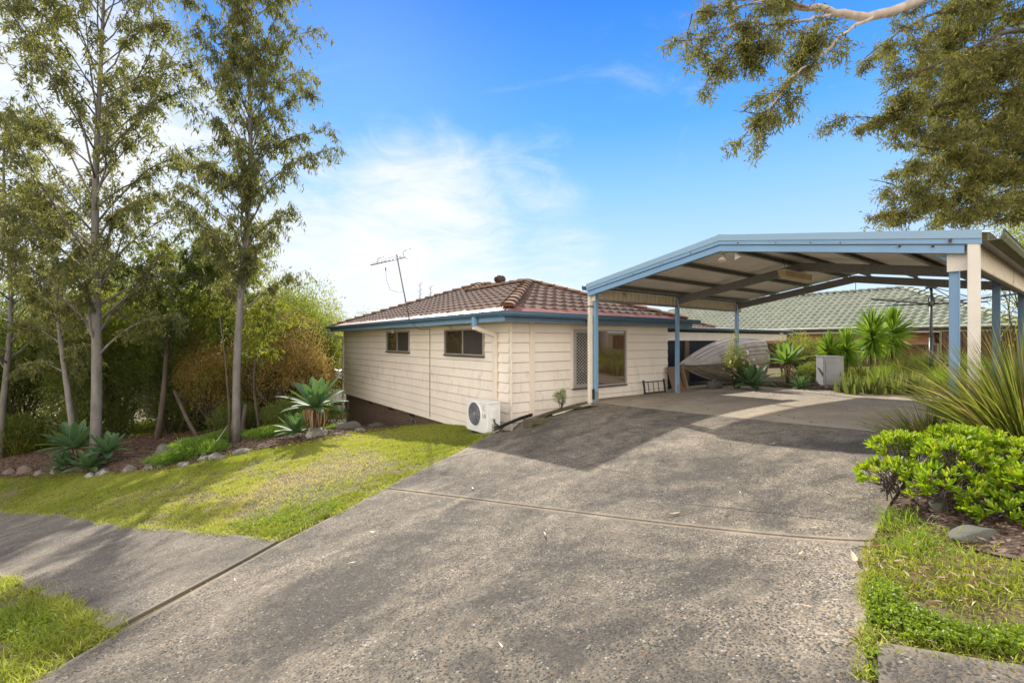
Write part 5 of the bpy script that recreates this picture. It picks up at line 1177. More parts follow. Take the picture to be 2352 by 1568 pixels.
# agaves
ag = proto(agave(24, .62, .185, 4, M_AGAVE, 0)); agt = agave(27, .70, .20, 9, M_AGAVE, .62, 34, spread=.98); aga = proto(ag)
p = at(722, 1000); place(agt, p+UP*.0, 'tall agave with a skirt of dead leaves on its stem near the house corner', 'agave', None, 1.08, .4)
p = at(682, 1004); place(ag, p+UP*.12, 'small dark agave at the foot of the tall agave', 'agave', None, .86, 1.1)
agl = agave(24, .64, .19, 15, M_AGAVE, .42, 8); p = at(178, 1072); place(agl, p, 'largest agave of the left clump reaching towards the footpath', 'agave', 'agaves of the left clump', 1.12, 2.2)
for (px, py), dz, s, rz, lb in (((247, 1068), .32, .80, 3.0, 'agave rosette on the right of the left clump'), ((205, 1082), .10, .74, 4.0, 'low agave rosette at the front of the left clump'), ((152, 1080), .12, .66, 5.2, 'low agave rosette at the left foot of the left clump')):
    place(ag, at(px, py)+UP*dz, lb, 'agave', 'agaves of the left clump', s, rz)
# grass-like clump at far left, stump, leaning log, stake
lom = proto(strap(420, .95, .014, 81, M_STRAP, 'tussock', .8, 1.0, .3)); place(lom, at(40, 1040)+UP*.0, 'dark grassy tussock at the left picture edge', 'tussock', None, 1.2, 0)
place(lom, at(95, 1030), 'dark grassy tussock just left of the agave clump', 'tussock', None, 1.0, 2)
st = empty('tree_stump', G3(-7.7, 12.7), 'burnt black tree stump behind the slender gum', 'stump'); c = st.location
mb = MB(); mb.tube([c-UP*.1, c+UP*.1, c+Vector((.02, 0, .5)), c+Vector((.0, 0, .95))], [.22, .15, .12, .10], 14); mb.build('trunk', M_BARKK, st)
mb = MB(); mb.tube([c+Vector((.22, -.05, -.05)), c+Vector((.2, 0, .4)), c+Vector((.27, 0, .85))], [.08, .06, .05], 10); mb.build('split_trunk', M_BARKB, st)
lg_ = G3(-8.75, 12.4); t = empty('leaning_log', lg_, 'brown leaning log between the gum trunks in the mulch', 'log'); mb = MB(); mb.tube([lg_+Vector((.25, 0, -.05)), lg_+Vector((-.15, .1, .5)), lg_+Vector((-.75, .4, 1.3))], [.06, .05, .04], 10); mb.build('log', M_BARKB, t)
sk = at(540, 1018); t = empty('garden_stake', sk, 'thin bent stake standing just left of the slender gum', 'stake'); mb = MB(); mb.tube([sk+Vector((-.12, 0, 0)), sk+Vector((-.14, 0, .9)), sk+Vector((-.22, 0, 1.9)), sk+Vector((-.35, 0, 2.9))], [.022, .02, .015, .01], 6); mb.build('stem', M_BARKB, t)
s1_ = at(452, 1058); t = empty('fallen_stick', s1_, 'long pale stick propped in the ground plants by the slender gum', 'stick'); mb = MB(); mb.tube([s1_+UP*.02, s1_.lerp(sk, .5)+UP*.25, sk+Vector((-.15, 0, .45))], [.008, .010, .008], 6); mb.build('stick', M_BARKP, t)
# rocks
RK = [((22, 1086), .20, .13, .11, M_ROCKB, 'brown rock at the left picture edge'), ((58, 1084), .19, .15, .15, M_ROCKB, 'dark brown boulder second from the left picture edge'), ((92, 1088), .13, .10, .09, M_ROCK, 'grey rock between the brown boulder and the agave clump'), ((128, 1084), .10, .10, .14, M_ROCK, 'upright lichen-spotted rock at the left of the agave clump'),
      ((205, 1094), .13, .09, .08, M_ROCK, 'pale rock under the front of the agave clump'), ((238, 1088), .15, .11, .10, M_ROCK, 'rounded pale rock just right of the agave clump'), ((297, 1081), .15, .11, .11, M_ROCK, 'pinkish pale rock midway along the bed edge'), ((343, 1076), .16, .10, .09, M_ROCK, 'long flat grey rock midway along the bed edge'), ((371, 1073), .09, .08, .07, M_ROCK, 'small white quartz rock midway along the bed edge'),
      ((421, 1068), .16, .10, .08, M_ROCK, 'low grey rock below the soft green plant'), ((470, 1056), .12, .09, .08, M_ROCK, 'small yellow-lichened rock below the slender gum'), ((496, 1052), .22, .12, .10, M_ROCK, 'dark lichened rock below the slender gum'), ((560, 1038), .20, .11, .07, M_ROCK, 'flat rock right of the slender gum'),
      ((722, 1002), .30, .20, .17, M_ROCK, 'large round pale boulder under the tall agave'), ((775, 998), .14, .10, .06, M_ROCK, 'small flat rock right of the round boulder'), ((800, 985), .34, .18, .18, M_ROCKG, 'slanting grey slab rock left of the brick base'), ((826, 990), .16, .12, .09, M_ROCK, 'small pale rock below the slanting slab'), ((862, 980), .30, .18, .13, M_ROCKG, 'jagged dark flat rock near the brick base'), ((880, 974), .34, .16, .16, M_ROCKG, 'green-grey slate rock leaning on the jagged rock'), ((800, 1000), .12, .09, .05, M_ROCK, 'half-buried rock nearest the sunlit lawn'),
      ((385, 1038), .30, .20, .17, M_ROCKG, 'mossy boulder inside the bed left of the slender gum'), ((300, 1040), .15, .1, .06, M_ROCKB, 'half-buried brown rock in the bark mulch'),
      ((2245, 1232), .20, .11, .05, M_ROCKG, 'weathered slab rock under the bright green shrub'), ((2165, 1172), .12, .08, .10, M_ROCKG, 'pointed rock at the left foot of the bright green shrub')]
for q, ((px, py), a, b, c, m_, lb) in enumerate(RK):
    rock(m_, at(px, py), a, b, c, q+3, lb, (q*.7) % 1.2-.6)

# ------------------------------------------------------------------ plants by the boat and in the yard
p = at(1812, 884); agr = agave(22, .62, .20, 23, M_AGAVEB, .62, 10); place(agr, p, 'bright backlit agave on a tall stem beside the dinghy', 'agave', None, 1.08, 1.0)
agd = proto(ag); place(ag, at(1725, 893)+UP*.12, 'low dark agave in front of the pink-flowered shrub', 'agave', None, 1.05, 2.0)
place(ag, at(1838, 892)+UP*.05, 'low agave at the foot of the backlit agave', 'agave', None, .62, 3.6)
fl_s = bush_proto(.55, .4, 1.0, 2600, .065, .022, M_WOOD, 91, 8, 'flowering_shrub', 12); rg = np.random.default_rng(5)
n = 26; P = np.stack([rg.normal(0, .30, n), rg.uniform(-.42, .0, n), rg.uniform(.3, 1.15, n)], 1); parts = []
for q in P:
    D = nrmz(rg.normal(size=(9, 3))+np.array([0, -.4, .1])); V, F, v = leaf_quads(q+np.zeros((9, 3)), D, .055*np.ones(9), .045*np.ones(9), rg.random(9)); raw_mesh('flower', V, F, v, M_FLOW, fl_s)
place(fl_s, at(1690, 892)+Vector((.1, .1, 0)), 'shrub with pale pink flowers in front of the dinghy stern', 'shrub', None, .85, .0, sz=.9)
tw = bush_proto(.35, .3, 1.5, 700, .07, .02, M_BRIGHT, 97, 5, 'seedling', 6); place(tw, at(1700, 892)+Vector((0, .35, 0)), 'thin yellow-green seedling rising beside the rear carport post', 'seedling', None, .95, 0)
sp_ = bush_proto(1.1, .9, 1.7, 6500, .06, .022, M_BRIGHT, 99, 10, 'sparse_shrub', 26); place(sp_, at(1880, 872)+Vector((.2, 1.2, 0)), 'sparse olive shrub left of the metal cabinet', 'shrub', None, .82, 0)
place(low, at(1868, 876), 'leafy green ground plants left of the metal cabinet', 'bush', None, .55, 1)
yu = proto(yucca(300, .62, 3, 1.0))
for (x, y), s, rz, sz, lb in (((10.2, 13.9), .9, 0, 1.0, 'yucca directly behind the metal cabinet'), ((9.75, 14.0), .75, 1, .95, 'shorter yucca left behind the metal cabinet'), ((11.15, 14.1), 1.12, 2, 1.30, 'tallest yucca in front of the green tiled roof'), ((12.05, 14.4), 1.05, 3, 1.32, 'tall yucca between the tallest one and the clothesline pole')):
    place(yu, G3(x, y), lb, 'yucca', 'yuccas in the back garden', s, rz, sz=sz)
snk = strap(15, .58, .085, 101, M_SNAKE, 'sword_leaf_plant', .30, .10, .12, 4, .1); proto(snk)
SN = ['first', 'second', 'third', 'fourth', 'fifth', 'sixth', 'seventh', 'eighth', 'ninth', 'tenth', 'eleventh', 'twelfth']
for q in range(12):
    px = 1925 + q*17.5; py = 900 + (q % 3)*2.5
    place(snk, at(px, py), SN[q] + ' sword-leaved plant from the cabinet along the slab edge', 'sword plant', 'sword-leaved plants along the back of the slab', .78+.28*((q*7) % 5)/5, q*1.3)
tus = proto(strap(260, .62, .010, 111, M_STRAP, 'grass_tussock', .95, 1.3, .22, 4, .08)); M_TB = leafmat('fresh_tussock_leaf', [(0, (.06, .13, .012)), (.6, (.13, .23, .02)), (1, (.30, .33, .06))], .5, (.5, .64, .04)); tub = proto(strap(340, .5, .009, 113, M_TB, 'grass_tussock', 1.0, 1.3, .25, 4, .05))
k = 0
for (x, y), s, bright in (((9.6, 11.2), .9, 0), ((10.3, 10.9), 1, 1), ((10.9, 11.6), .9, 1), ((11.6, 11.3), .85, 0), ((9.9, 12.2), 1.1, 1), ((11.6, 12.6), 1.1, 0), ((12.4, 12.2), 1.0, 1), ((12.9, 13.2), 1.15, 0), ((11.0, 13.4), 1.1, 1), ((12.0, 14.0), 1.2, 0), ((13.6, 14.4), 1.1, 0), ((14.4, 14.2), 1.1, 1), ((10.4, 9.6), .8, 1), ((9.6, 9.3), .8, 0), ((11.3, 10.0), .9, 1), ((12.2, 10.7), 1, 0), ((13.4, 11.6), 1.1, 1), ((14.8, 12.9), 1.2, 0), ((8.9, 8.6), .8, 1), ((12.9, 9.9), 1.1, 0), ((13.9, 10.9), 1.1, 1), ((11.9, 9.0), 1, 0), ((10.8, 8.3), .9, 1), ((9.75, 13.3), .9, 0), ((10.5, 13.7), 1.0, 0), ((12.4, 13.5), 1.1, 0), ((13.1, 14.6), 1.2, 0)):
    place(tub if bright else tus, G3(x, y), ('fresh yellow-green' if bright else 'dull olive') + ' grass tussock in the back yard around the clothesline', 'tussock', ('fresh' if bright else 'dull') + ' grass tussocks in the back yard', s*1.05, k); k += 1
# ------------------------------------------------------------------ right foreground
big = strap(800, 1.25, .0145, 121, M_STRAP, 'strap_leaf_clump', .80, .85, .24, 7, .20)
place(big, G3(4.62, 4.05)+UP*.02, 'large strap-leaf clump at the foot of the front right carport post', 'strap-leaf plant', 'strap-leaf plants at the right edge', .90, 0, sz=1.0)
place(big, G3(5.2, 4.5), 'strap-leaf clump at the right picture edge behind the large one', 'strap-leaf plant', 'strap-leaf plants at the right edge', .95, 2)
place(big, G3(4.35, 4.75), 'low sprawling strap-leaf clump leaning over the slab', 'strap-leaf plant', 'strap-leaf plants at the right edge', .55, 4, sz=.42)
def rosette_shrub(cs, seed, name='rosette_shrub', n=165):
    rg = np.random.default_rng(seed); t = empty(name); mb = MB(); parts = []
    for c in cs:
        for q in range(int(n*c[4])):
            d = nrmz(rg.normal(size=(1, 3)))[0]; d[2] = abs(d[2])*.95+.05 if rg.random() < .75 else d[2]*.5; d /= np.linalg.norm(d); rr = rg.uniform(.82, 1.04); p = np.array(c[:3]) + d*np.array([c[3], c[3], c[3]*.72])*rr
            if p[2] < .02: continue
            ax = nrmz((d + np.array([0, 0, .55]) + rg.normal(size=3)*.18)[None])[0]; m = 13; a = rg.random(m)*6.28; e1 = nrmz(np.cross(ax, [0.3, .9, .1])[None])[0]; e2 = np.cross(ax, e1)
            tl_ = rg.uniform(.25, 1.15, m); D = nrmz(ax[None]*1.0 + (np.cos(a)[:, None]*e1 + np.sin(a)[:, None]*e2)*tl_[:, None]); side = nrmz(np.cross(D, ax[None]+.01))
            v0 = np.clip(rg.normal(.45, .16, m), 0, .9); v0[rg.random(m) < .05] = 1.0
            L_ = rg.uniform(.048, .072, m); P = p[None]+np.zeros((m, 3)); Wd = .0155
            V = np.stack([P, P+D*(L_*.55)[:, None]-side*Wd*.42, P+D*(L_*.55)[:, None]+side*Wd*.42, P+D*(L_*.86)[:, None]-side*Wd*.40, P+D*(L_*.86)[:, None]+side*Wd*.40, P+D*L_[:, None]-side*.002, P+D*L_[:, None]+side*.002], 1).reshape(-1, 3)
            b = np.arange(m)*7; F = np.concatenate([np.stack([b, b, b+2, b+1], 1), np.stack([b+1, b+2, b+4, b+3], 1), np.stack([b+3, b+4, b+6, b+5], 1)])
            F[:m, 0] = b; F[:m, 1] = b+2; F[:m, 2] = b+1; F[:m, 3] = b+1
            parts.append((V, F[m:], np.repeat(v0, 7))); parts.append((V[:0], np.zeros((0, 4), int), v0[:0]))
            # leaf bases as narrow quads
            Vb = np.stack([P-side*.002, P+side*.002, P+D*(L_*.55)[:, None]+side*Wd*.42, P+D*(L_*.55)[:, None]-side*Wd*.42], 1).reshape(-1, 3); parts.append((Vb, np.arange(4*m).reshape(m, 4), np.repeat(v0, 4)))
            if q % 2 == 0: st_ = np.array(c[:3])*np.array([1, 1, .1]); mb.tube([st_+rg.normal(size=3)*.04, (st_+p)/2+rg.normal(size=3)*.03, p], [.006, .004, .002], 4, cap=False)
    V, F, v = merge(parts); mb.build('stem', M_BARKB, t); raw_mesh('foliage', V, F, v, M_PITTO, t); return t
rs = rosette_shrub([(-.30, .02, .12, .21, .36), (-.42, .30, .10, .20, .34), (-.08, .16, .26, .23, .42), (.16, .40, .33, .22, .40), (-.18, .50, .26, .20, .34), (.42, .52, .30, .22, .40), (.30, .14, .28, .22, .40), (.08, -.14, .12, .22, .42), (-.16, -.22, .02, .18, .34), (.36, -.22, .08, .21, .42), (.58, .02, .14, .20, .36), (.66, .34, .24, .18, .32), (.60, -.34, .02, .18, .36), (.20, -.42, -.02, .17, .34), (.82, -.14, .06, .17, .3), (.05, .68, .26, .16, .3)], 131)
place(rs, G3(3.26, 3.10), 'bright green glossy rosette shrub spilling over the driveway edge', 'shrub', None, 1.0, 0, sz=.92)
rs2 = rosette_shrub([(0, 0, .16, .22, 1), (.25, .1, .14, .2, 1)], 133, n=90); place(rs2, G3(3.35, 2.75), 'small bright green rosette shrub at the right picture edge', 'shrub', None, 1.0, 0)
wd_ = bush_proto(.26, .18, .42, 2200, .035, .008, M_FERN, 141, 5, 'weed', 8); place(wd_, at(1296, 942)+BB*.12+UP*.08, 'feathery green weed growing against the wall beside the driveway', 'weed', None, .72, 0)

# the big gum overhanging from the right
BG = empty('large_gum_tree', G3(14.5, 9.6), 'huge old gum tree overhanging the carport from the right', 'tree'); rd = random.Random(77); rg = np.random.default_rng(77); mb = MB(); mbr = MB(); tips = []
def limb(path, r0, r1, twigs=10, tl=.9, sub=0, dens=1.0, drop=.5):
    path = [Vector(p) for p in path]; sm = []
    for a, b in zip(path[:-1], path[1:]):
        for k in range(5): sm.append(a.lerp(b, k/5))
    sm.append(path[-1]); m = len(sm)
    for _ in range(2): sm = [sm[0]] + [(sm[i-1]+sm[i]*2+sm[i+1])/4 for i in range(1, m-1)] + [sm[-1]]
    sm = [q + Vector((rd.uniform(-1, 1), rd.uniform(-1, 1), rd.uniform(-1, 1)))*.02 for q in sm]
    (mb if (r0 > .11 or (sub == 1 and r0 in (.048, .045, .03))) else mbr).tube(sm, [(r0+(r1-r0)*k/(m-1))*(1 if r0 > .11 else .62) for k in range(m)], 9)
    twigs = int(twigs*1.45)
    for k in range(twigs):
        g = (.15 if sub else .2) + .8*(k+rd.random())/twigs; i_ = min(int(g*(m-1)), m-2); s = sm[i_]; d = (sm[i_+1]-sm[i_]).normalized()
        dd = (d*.5 + Vector((rd.uniform(-1, 1), rd.uniform(-1, 1), rd.uniform(-1, .55)))).normalized(); l_ = tl*rd.uniform(.5, 1.15); p = s; pp = [p]
        for q in range(4): dd = (dd + Vector((rd.uniform(-.35, .35), rd.uniform(-.35, .35), -.13*drop*2))).normalized(); p = p + dd*(l_/4); pp.append(p)
        mbr.tube(pp, [.010, .007, .005, .0035, .002], 5, cap=False)
        for q in range(int(11*dens)):
            h_ = .35+.65*(q+rd.random())/(11*dens); j_ = min(int(h_*4), 3); e = pp[j_].lerp(pp[j_+1], h_*4-j_); f_ = (Vector((rd.uniform(-1, 1), rd.uniform(-1, 1), rd.uniform(-1.0, .4)))).normalized()*rd.uniform(.12, .34)
            mbr.tube([e, e+f_], [.003, .0015], 3, cap=False); tips.append((e, e+f_*.5, e+f_))
W = lambda px, py, d: Vector(((px-1176)/1045*d, d, (782-py)/1045*d))
gt = BG.location
mb.tube([gt-UP*.3, gt+Vector((0, 0, 3)), gt+Vector((-.3, -.2, 6.5)), gt+Vector((-1.0, -.4, 10.5))], [.42, .36, .30, .2], 16)
hub = gt+Vector((-.4, -.3, 7.4))
limb([hub, W(2330, -160, 9.6), W(2120, 2, 8.4), W(1990, 40, 8.0), W(1900, 22, 7.8), W(1780, 5, 7.6), W(1640, -30, 7.4)], .125, .022, 6, .6, dens=.45)
limb([W(2000, 40, 8.0), W(1940, 70, 7.7), W(1885, 125, 7.5), W(1830, 165, 7.3), W(1780, 230, 7.2), W(1735, 290, 7.1), W(1690, 320, 7.0)], .048, .007, 11, .42, 1, .6)
limb([W(1925, 25, 7.9), W(1860, 45, 7.6), W(1770, 55, 7.3), W(1700, 45, 7.1), W(1620, 85, 7.0), W(1570, 95, 6.9)], .045, .007, 12, .5, 1, .6)
limb([W(1860, 20, 7.7), W(1800, -10, 7.5), W(1720, 10, 7.4), W(1630, 20, 7.2), W(1560, 40, 7.1)], .03, .006, 10, .5, 1, .6)
limb([W(1770, 56, 7.3), W(1700, 90, 7.2), W(1660, 140, 7.1), W(1625, 185, 7.0)], .018, .005, 8, .4, 1, .6)
limb([W(1830, 165, 7.3), W(1800, 220, 7.2), W(1750, 265, 7.1), W(1680, 250, 7.0)], .02, .004, 6, .34, 1, .6)
limb([W(1840, 60, 7.6), W(1870, 90, 7.5), W(1850, 140, 7.4)], .012, .004, 5, .4, 1)
limb([W(1752, 60, 7.3), W(1735, 110, 7.2), W(1700, 150, 7.1)], .014, .004, 5, .4, 1)
limb([hub-UP*1.0, W(2330, 60, 9.4), W(2230, 110, 8.8), W(2120, 160, 8.5), W(2020, 220, 8.2)], .10, .01, 13, .85, 1, 1.5)
limb([hub-UP*.5, W(2330, -20, 9.4), W(2200, 10, 8.8), W(2080, 60, 8.4), W(1985, 130, 8.2)], .09, .01, 13, .8, 1, 1.4)
limb([hub-UP*1.8, W(2350, 200, 9.6), W(2260, 215, 9.1), W(2150, 240, 8.8), W(2030, 270, 8.6), W(1960, 265, 8.5)], .09, .01, 14, .75, 1, 1.6)
limb([hub-UP*2.4, W(2350, 290, 9.8), W(2250, 300, 9.3), W(2150, 340, 9.0), W(2080, 330, 8.9)], .08, .01, 12, .75, 1, 1.6)
limb([hub-UP*3.0, W(2352, 390, 10.0), W(2260, 380, 9.6), W(2170, 400, 9.3), W(2075, 430, 9.1), W(2000, 410, 9.0)], .07, .008, 10, .5, 1, 1.2)
limb([W(2170, 400, 9.3), W(2140, 450, 9.2), W(2080, 480, 9.1), W(2040, 490, 9.1)], .03, .006, 9, .42, 1, 1.2)
limb([W(2260, 380, 9.6), W(2200, 430, 9.5), W(2160, 480, 9.4)], .03, .006, 8, .45, 1, 1.1)
limb([hub-UP*1.2, W(2352, 120, 10.5), W(2280, 170, 10.2), W(2200, 200, 10.0), W(2120, 210, 9.8)], .07, .01, 13, .9, 1, 1.8)
limb([hub-UP*2.2, W(2400, 260, 10.8), W(2330, 300, 10.6), W(2260, 280, 10.4), W(2180, 290, 10.2)], .07, .01, 13, .9, 1, 1.8)
limb([hub-UP*3.4, W(2400, 420, 11.0), W(2330, 430, 10.6), W(2270, 450, 10.4), W(2230, 490, 10.2)], .06, .01, 11, .7, 1, 1.4)
limb([hub, W(2400, 0, 10.2), W(2300, 40, 9.8), W(2200, 60, 9.6), W(2100, 110, 9.5)], .07, .01, 14, .95, 1, 1.8)
limb([hub+UP*.5, W(2352, -60, 9.8), W(2240, -40, 9.4), W(2160, 10, 9.2)], .07, .01, 11, .9, 1, 1.6)
limb([hub-UP*2.6, W(2380, 330, 9.2), W(2290, 350, 9.0), W(2200, 330, 8.9), W(2130, 380, 8.8), W(2070, 370, 8.7)], .05, .01, 12, .65, 1, 1.7)
limb([hub-UP*3.2, W(2400, 440, 9.6), W(2310, 470, 9.6), W(2230, 460, 9.5), W(2150, 500, 9.5)], .045, .01, 11, .5, 1, 1.5)
limb([hub-UP*.8, W(2400, 100, 11.5), W(2300, 100, 11.3), W(2180, 130, 11.2), W(2080, 180, 11.0)], .06, .01, 13, 1.1, 1, 1.9)
limb([hub-UP*1.8, W(2400, 230, 11.8), W(2300, 240, 11.5), W(2200, 330, 11.3), W(2120, 300, 11.0)], .06, .01, 13, 1.0, 1, 1.9)
limb([hub-UP*2.8, W(2400, 350, 11.8), W(2320, 370, 11.5), W(2260, 400, 11.3)], .06, .01, 11, .9, 1, 1.9)
limb([hub-UP*2, W(2380, 180, 10.2), W(2300, 230, 10.0), W(2320, 330, 9.9), W(2300, 400, 9.8)], .05, .01, 13, .9, 1, 1.6)
limb([hub-UP*1, W(2380, 80, 9.0), W(2300, 130, 8.9), W(2230, 170, 8.8), W(2190, 260, 8.7)], .05, .01, 13, .85, 1, 1.7)
tips = np.array([[tuple(a) for a in tt] for tt in tips]); per = 18; idx = np.repeat(np.arange(len(tips)), per); m = len(idx)
f = rg.random(m)[:, None]; P = tips[idx, 0]*(1-f)+tips[idx, 2]*f + rg.normal(size=(m, 3))*.035
D = nrmz(rg.normal(size=(m, 3))*.8 + np.array([0, 0, -.75])); var = np.clip(rg.normal(.48, .2, m) + (np.repeat(rg.random(len(tips)), per)-.5)*.3, 0, 1)
V, F, vr = leaf_quads(P, D, .125*rg.uniform(.6, 1.2, m), .023*rg.uniform(.7, 1.2, m), var)
mb.build('trunk', M_BARKP, BG); mbr.build('limbs', M_BARKB, BG); raw_mesh('crown', V, F, vr, M_GUM2, BG)
M_YEL = leafmat('yellow_green_leaf', [(0, (.10, .16, .02)), (1, (.36, .36, .05))], .5, (.62, .62, .05)); yel = bush_proto(2.3, 2.0, 4.6, 9000, .12, .04, M_YEL, 151, 9, 'yellow_green_tree', 14)
place(yel, G3(15.9, 13.9), 'yellow-green tree behind the right end of the carport gutter', 'tree', None, .8, 0, sz=1.12)
dead = MB(); 
for (x, hh) in ((-7.0, 3.2), (-6.2, 3.0)):
    t = empty('dead_tree', G3(x*1.27, 44), 'bare dead treetop showing over the house roof, ' + ('left' if x < -6.5 else 'right') + ' of the two', 'tree', 'bare treetops over the roof'); mb = MB(); b = t.location; tp_ = Vector((b.x, b.y, 5.6 if x < -6.5 else 5.3)); mb.tube([b, tp_], [.12, .02], 6)
    for k in range(9): z = tp_.z-.2*k-.1; a = 2.4*k; mb.tube([Vector((b.x, b.y, z)), Vector((b.x+math.cos(a)*.3, b.y, z+.22))], [.025, .01], 4)
    mb.build('trunk', M_BARKB, t)
# remaining far tree line round the property
for x, y, s, sz, lb in ((-32, 42, 2.2, 1.6, 'far tree mass at the left horizon'), (-24, 52, 2.2, 1.6, 'far tree mass behind the gums'), (-42, 30, 2.2, 1.6, 'far tree mass beyond the left picture edge'), (-30, 24, 1.7, 1.3, 'tree mass behind the left garden bushes')):
    place(wood, G3(x, y), lb, 'tree', 'far trees along the horizon', s, x, sz=sz)

# ------------------------------------------------------------------ grass, clover, litter (uncountable)
def scatter(poly, dens):
    xs = [p[0] for p in poly]; ys = [p[1] for p in poly]; ar = (max(xs)-min(xs))*(max(ys)-min(ys)); n = int(ar*dens)
    x = RNG.uniform(min(xs), max(xs), n); y = RNG.uniform(min(ys), max(ys), n); k = inpoly(x, y, poly); return x[k], y[k]
def vnoise(x, y, s, seed=0):
    rg = np.random.default_rng(seed); g = rg.random((64, 64)); u, v = x*s % 63, y*s % 63; i, j = u.astype(int), v.astype(int); fu, fv = u-i, v-j; fu = fu*fu*(3-2*fu); fv = fv*fv*(3-2*fv)
    return (g[i, j]*(1-fu)+g[(i+1) % 64, j]*fu)*(1-fv) + (g[i, (j+1) % 64]*(1-fu)+g[(i+1) % 64, (j+1) % 64]*fu)*fv
def grass(name, poly, dens, hmin, hmax, wd, bare=0.0, label=None, mat=None, tuft=.35, cut=None, bend=.8, worn=None):
    x, y = scatter(poly, dens); c = vnoise(x, y, 1.1, 3)*.45 + vnoise(x, y, 3.7, 4)*.35 + vnoise(x, y, 11, 5)*.2
    if worn is not None: c = c - worn(x, y)
    t = vnoise(x, y, 7.5, 6)
    k = RNG.random(len(x)) < np.clip((c - bare)*4+.35, .16 if bare else 1, 1)*(1-tuft+tuft*np.clip(t*2.2-.5, 0, 1)*1.2)
    if cut is not None: k &= cut(x, y)
    x, y, c, t = x[k], y[k], c[k], t[k]; n = len(x); z = G(x, y); D = nrmz(RNG.normal(size=(n, 3))*.55 + np.array([0, 0, .85])); D[:, 2] = np.abs(D[:, 2]); h = RNG.uniform(hmin, hmax, n)*(.65+.8*t)
    var = np.clip(RNG.normal(.42, .17, n) + (c-.5)*-.35 + .5*(vnoise(x, y, .55, 9)-.5) + (0 if worn is None else 1.1*worn(x, y)), 0, 1)
    V, F, v = blades(np.stack([x, y, z], 1), D, h, wd, var, bend, 2, None, .08)
    o = raw_mesh(name, V, F, v, mat or M_GRASS); return tag(o, label, 'grass', None, 'stuff')
LAWN = [tuple(p) for p in P2((648, 1240), (770, 1178), (885, 1117), (1010, 1057), (1090, 1016), (1150, 985))] + [HH(.1, .40), HH(.45, 1.2), HH(.45, 5.5)] + [HH(-1.2, 6.0)] + P2((915, 979)) + RKW[::-1][1:] + [(-16, 12.5), (-19, 12.0)] + P2((-60, 1166), (0, 1168), (283, 1208))
WN = [(at(720, 1090), .95, .34), (at(640, 1120), .6, .22), (at(830, 1060), .7, .22), (at(560, 1190), .4, .1)]
def worn(x, y): return sum(k*np.exp(-((x-p.x)**2+(y-p.y)**2)/r**2) for p, r, k in WN)
grass('lawn', LAWN, 10500, .022, .055, .0055, .34, 'short green and straw coloured lawn between footpath and garden bed', cut=lambda x, y: (y < 15), worn=worn, tuft=.6)
VERGE = P2((252, 1456), (70, 1572)) + [(-3.6, -.5), (-7, 1.5), (-7.5, 4.0)] + P2((-60, 1300), (0, 1338), (113, 1378))
grass('verge_grass', VERGE, 9000, .04, .085, .0065, .42, 'longer rough grass of the verge at the bottom left corner', tuft=.5)
YARD = [HH(-1.3, 6.2), HH(.45, 5.5), HH(.45, 11.5), HH(.5, 18), (-17, 22), (-19, 12.6)] + [(-14.5, 14.0), (-10.5, 14.5), (-6.6, 14.2), (-4.2, 13.6), (-3.3, 13.0)]
grass('rear_grass', YARD, 1300, .03, .07, .010, .1, 'grass running down behind the garden bed past the house', tuft=.3)
BACKY = [HH(8.6, -4.9), HH(8.6, -9.5), HH(13.5, -9.5), HH(17.5, -2.5), HH(13.5, 1.2), HH(10.6, -1.6), HH(9.4, -3.4)]
grass('back_yard_grass', BACKY, 700, .04, .10, .010, .3, 'long green grass of the back yard', tuft=.3)
PATCH = P2((1990, 1300), (1989, 1345), (1988, 1420), (1990, 1480), (2012, 1478), (2030, 1476), (2352, 1532)) + [(2.6, 1.35), (3.3, 2.2)] + P2((2352, 1268), (2200, 1238), (2110, 1200), (2055, 1168), (2020, 1215), (2005, 1270))
grass('patch_grass', PATCH, 9000, .025, .06, .0055, .36, 'patchy grass on the right of the driveway above the clover', tuft=.5)
e_ = A_+dr_*4.5
grass('patch_grass', [tuple(B_[:2]), tuple(e_[:2]), (6.5, .6), (5.2, 2.2), (2.9, 1.95), (2.3, 1.9)], 2600, .03, .07, .007, .3, 'patchy grass beyond the right edge of the picture', tuft=.5)
grass('verge_grass', [nr[2], nr[3], nr[4], nr[5], (nr[5][0]-1, nr[5][1]-5), (-8, -.5), (-6.5, 1.6)], 1800, .04, .085, .008, .3, 'rough verge grass left of the picture', tuft=.5)
sg = P2((2030, 1180), (2060, 1170), (2200, 1240), (2250, 1290), (2120, 1290), (2010, 1262))
grass('edge_grass', sg, 4200, .05, .12, .006, .42, 'taller yellow-green grass at the driveway edge below the rosette shrub', mat=M_TB, tuft=.7)
def cover(poly, dens, name, label):
    x, y = scatter(poly, dens); k = RNG.random(len(x)) < np.clip(vnoise(x, y, 5, 12)*1.8-.15, .1, 1); x, y = x[k], y[k]; n = len(x); z = G(x, y) + RNG.uniform(.01, .05, n)*(.6+.8*vnoise(x, y, 8, 3)); P = np.stack([x, y, z], 1)
    parts = []
    for a in (0, 2.1, 4.2):
        an = a + RNG.random(n)*6; D = nrmz(np.stack([np.cos(an), np.sin(an), .25+.3*RNG.random(n)], 1)); parts.append(leaf_quads(P, D, RNG.uniform(.010, .017, n), RNG.uniform(.010, .015, n), np.clip(RNG.normal(.5, .25, n), 0, 1)))
    V, F, v = merge(parts); tag(raw_mesh(name, V, F, v, M_COVER), label, 'ground cover', None, 'stuff')
cover(P2((1990, 1325), (2030, 1330), (2090, 1400), (2200, 1440), (2352, 1460), (2352, 1515), (2180, 1490), (2040, 1470), (1990, 1460)) , 16000, 'clover', 'bright green clover mat beside the right footpath corner')
